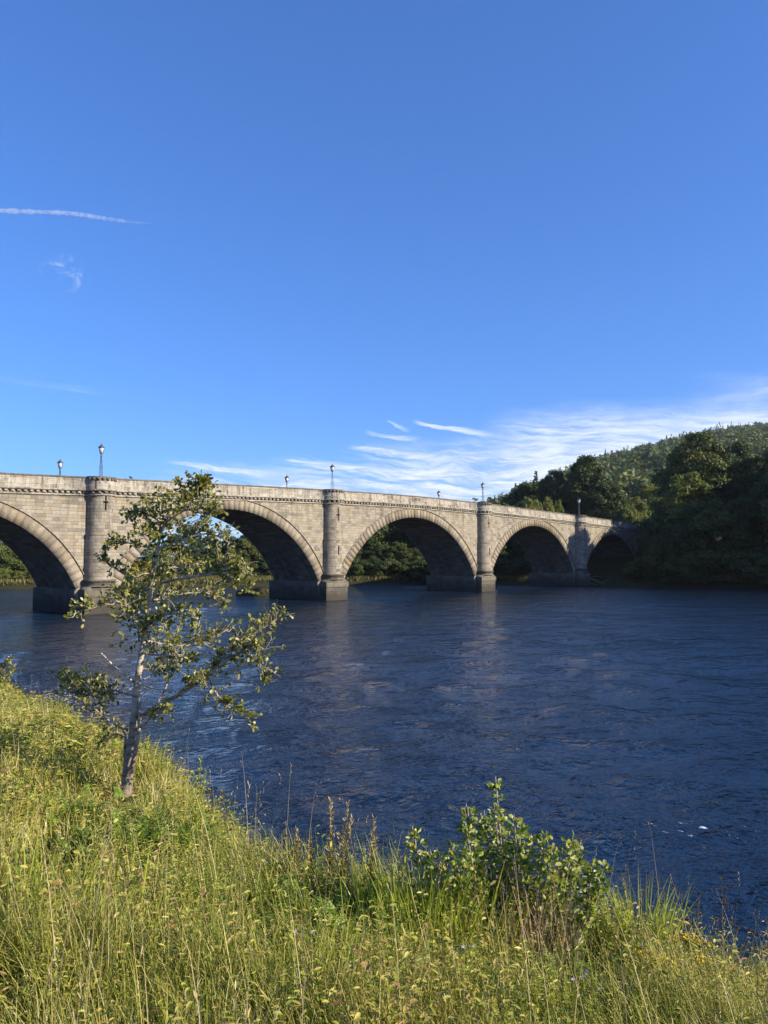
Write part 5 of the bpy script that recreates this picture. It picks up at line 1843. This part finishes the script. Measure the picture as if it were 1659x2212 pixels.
# thin cirrus low in the sky, drawn out in long streaks that thicken towards the right
wrp = noise(t, vec(t, az * 2.0, el * 6.0), 2.0, 4, 0.6)
wrp2 = noise(t, vec(t, az * 9.0, el * 30.0), 1.0, 4, 0.6)
tilt = el + az * 0.07 + (wrp - 0.5) * 0.06 + (wrp2 - 0.5) * 0.012
n1 = noise(t, vec(t, az * 3.4, tilt * 42.0), 1.0, 8, 0.66, 0.3)
n2 = noise(t, vec(t, az * 11.0, tilt * 120.0), 1.0, 8, 0.7, 0.4)
n3 = noise(t, vec(t, az * 5.0 + 3.0, el * 14.0), 1.0, 6, 0.6, 0.3)
top = az.sm(-0.30, 0.46, 0.128, 0.212)
bot_fade = el.sm(-0.01, 0.05, 0.6, 1.0)
edge = (el / top + (n3 - 0.5) * 0.5).sm(0.62, 1.02, 1.0, 0.0)
dens = az.sm(-0.32, 0.30, 0.17, 0.27) + az.sm(0.14, 0.40, 0.0, 0.27)
cl = (n1 * 0.66 + n2 * 0.36 + n3 * 0.14 + dens - 0.17).sm(0.49, 0.70) * edge * bot_fade * az.sm(-0.33, -0.20) * n2.sm(0.25, 0.60, 0.55, 1.0)
wisp = noise(t, vec(t, az * 30.0, el * 40.0), 1.0, 5, 0.7, 0.8)
wa, we = az + 0.40, el - 0.333
wm = ((wa * wa) / 0.0011 + (we * we) / 0.0006)
cl2 = wisp.sm(0.45, 0.75) * wm.sm(0.1, 1.0, 0.7, 0.0)
we2 = el - 0.182 + az * 0.05
wa2 = az + 0.40
cl3 = ((wa2 * wa2) / 0.009 + (we2 * we2) / 0.00003).sm(0.0, 1.0, 0.16, 0.0) * n2.sm(0.3, 0.7)
wel = el + (wrp2 - 0.5) * 0.016 + (wrp - 0.5) * 0.012


def streak(a0, e0, a1, e1, th, st):
    """one combed-out wisp between two directions"""
    L2 = (a1 - a0) ** 2 + (e1 - e0) ** 2
    s = ((az - a0) * (a1 - a0) + (wel - e0) * (e1 - e0)) * (1 / L2)
    d = ((az - a0) * (-(e1 - e0)) + (wel - e0) * (a1 - a0)) * (1 / math.sqrt(L2))
    w_ = s.sm(0.0, 1.0, th * 0.7, th * 1.6)
    q = (d / w_)
    return (q * q).sm(0.0, 1.0, 1.0, 0.0) * s.sm(-0.05, 0.12) * s.sm(0.55, 1.1, 1.0, 0.0) * n2.sm(0.30, 0.62, 0.45, 1.0) * st


for S in ((0.040, 0.173, 0.160, 0.150, 0.0045, 0.95), (-0.024, 0.162, 0.050, 0.150, 0.0035, 0.8), (-0.045, 0.142, 0.130, 0.118, 0.0055, 0.9), (0.004, 0.174, 0.034, 0.163, 0.002, 0.5),
          (-0.275, 0.116, -0.10, 0.103, 0.0045, 0.8), (-0.13, 0.124, -0.01, 0.113, 0.003, 0.7), (0.19, 0.162, 0.28, 0.150, 0.006, 0.8)):
    cl = cl.max(streak(*S))
cloud = cl.max(cl2).max(cl3)
gm = t.nodes.new('ShaderNodeGamma'); gm.inputs[1].default_value = 0.76
t.links.new(sky.outputs[0], gm.inputs[0])
skyc = mix(t, 1.0, gm.outputs[0], (0.340, 0.71, 1.36), 'MULTIPLY')
shade = n2.sm(0.35, 0.65)
cc = mix(t, shade, (2.9, 3.5, 4.8), (4.7, 5.0, 5.4))
col = mix(t, cloud * 0.9, skyc, cc)
t.links.new(col, bg.inputs[0])
bg.inputs[1].default_value = 0.115
t.links.new(bg.outputs[0], wout.inputs[0])

sc.view_settings.view_transform = 'Standard'
sc.view_settings.look = 'None'
sc.view_settings.exposure = 0.95
sc.view_settings.gamma = 1.0
sc.view_settings.use_curve_mapping = False
sc.cycles.max_bounces = 8
sc.cycles.transparent_max_bounces = 8
sc.cycles.use_denoising = True
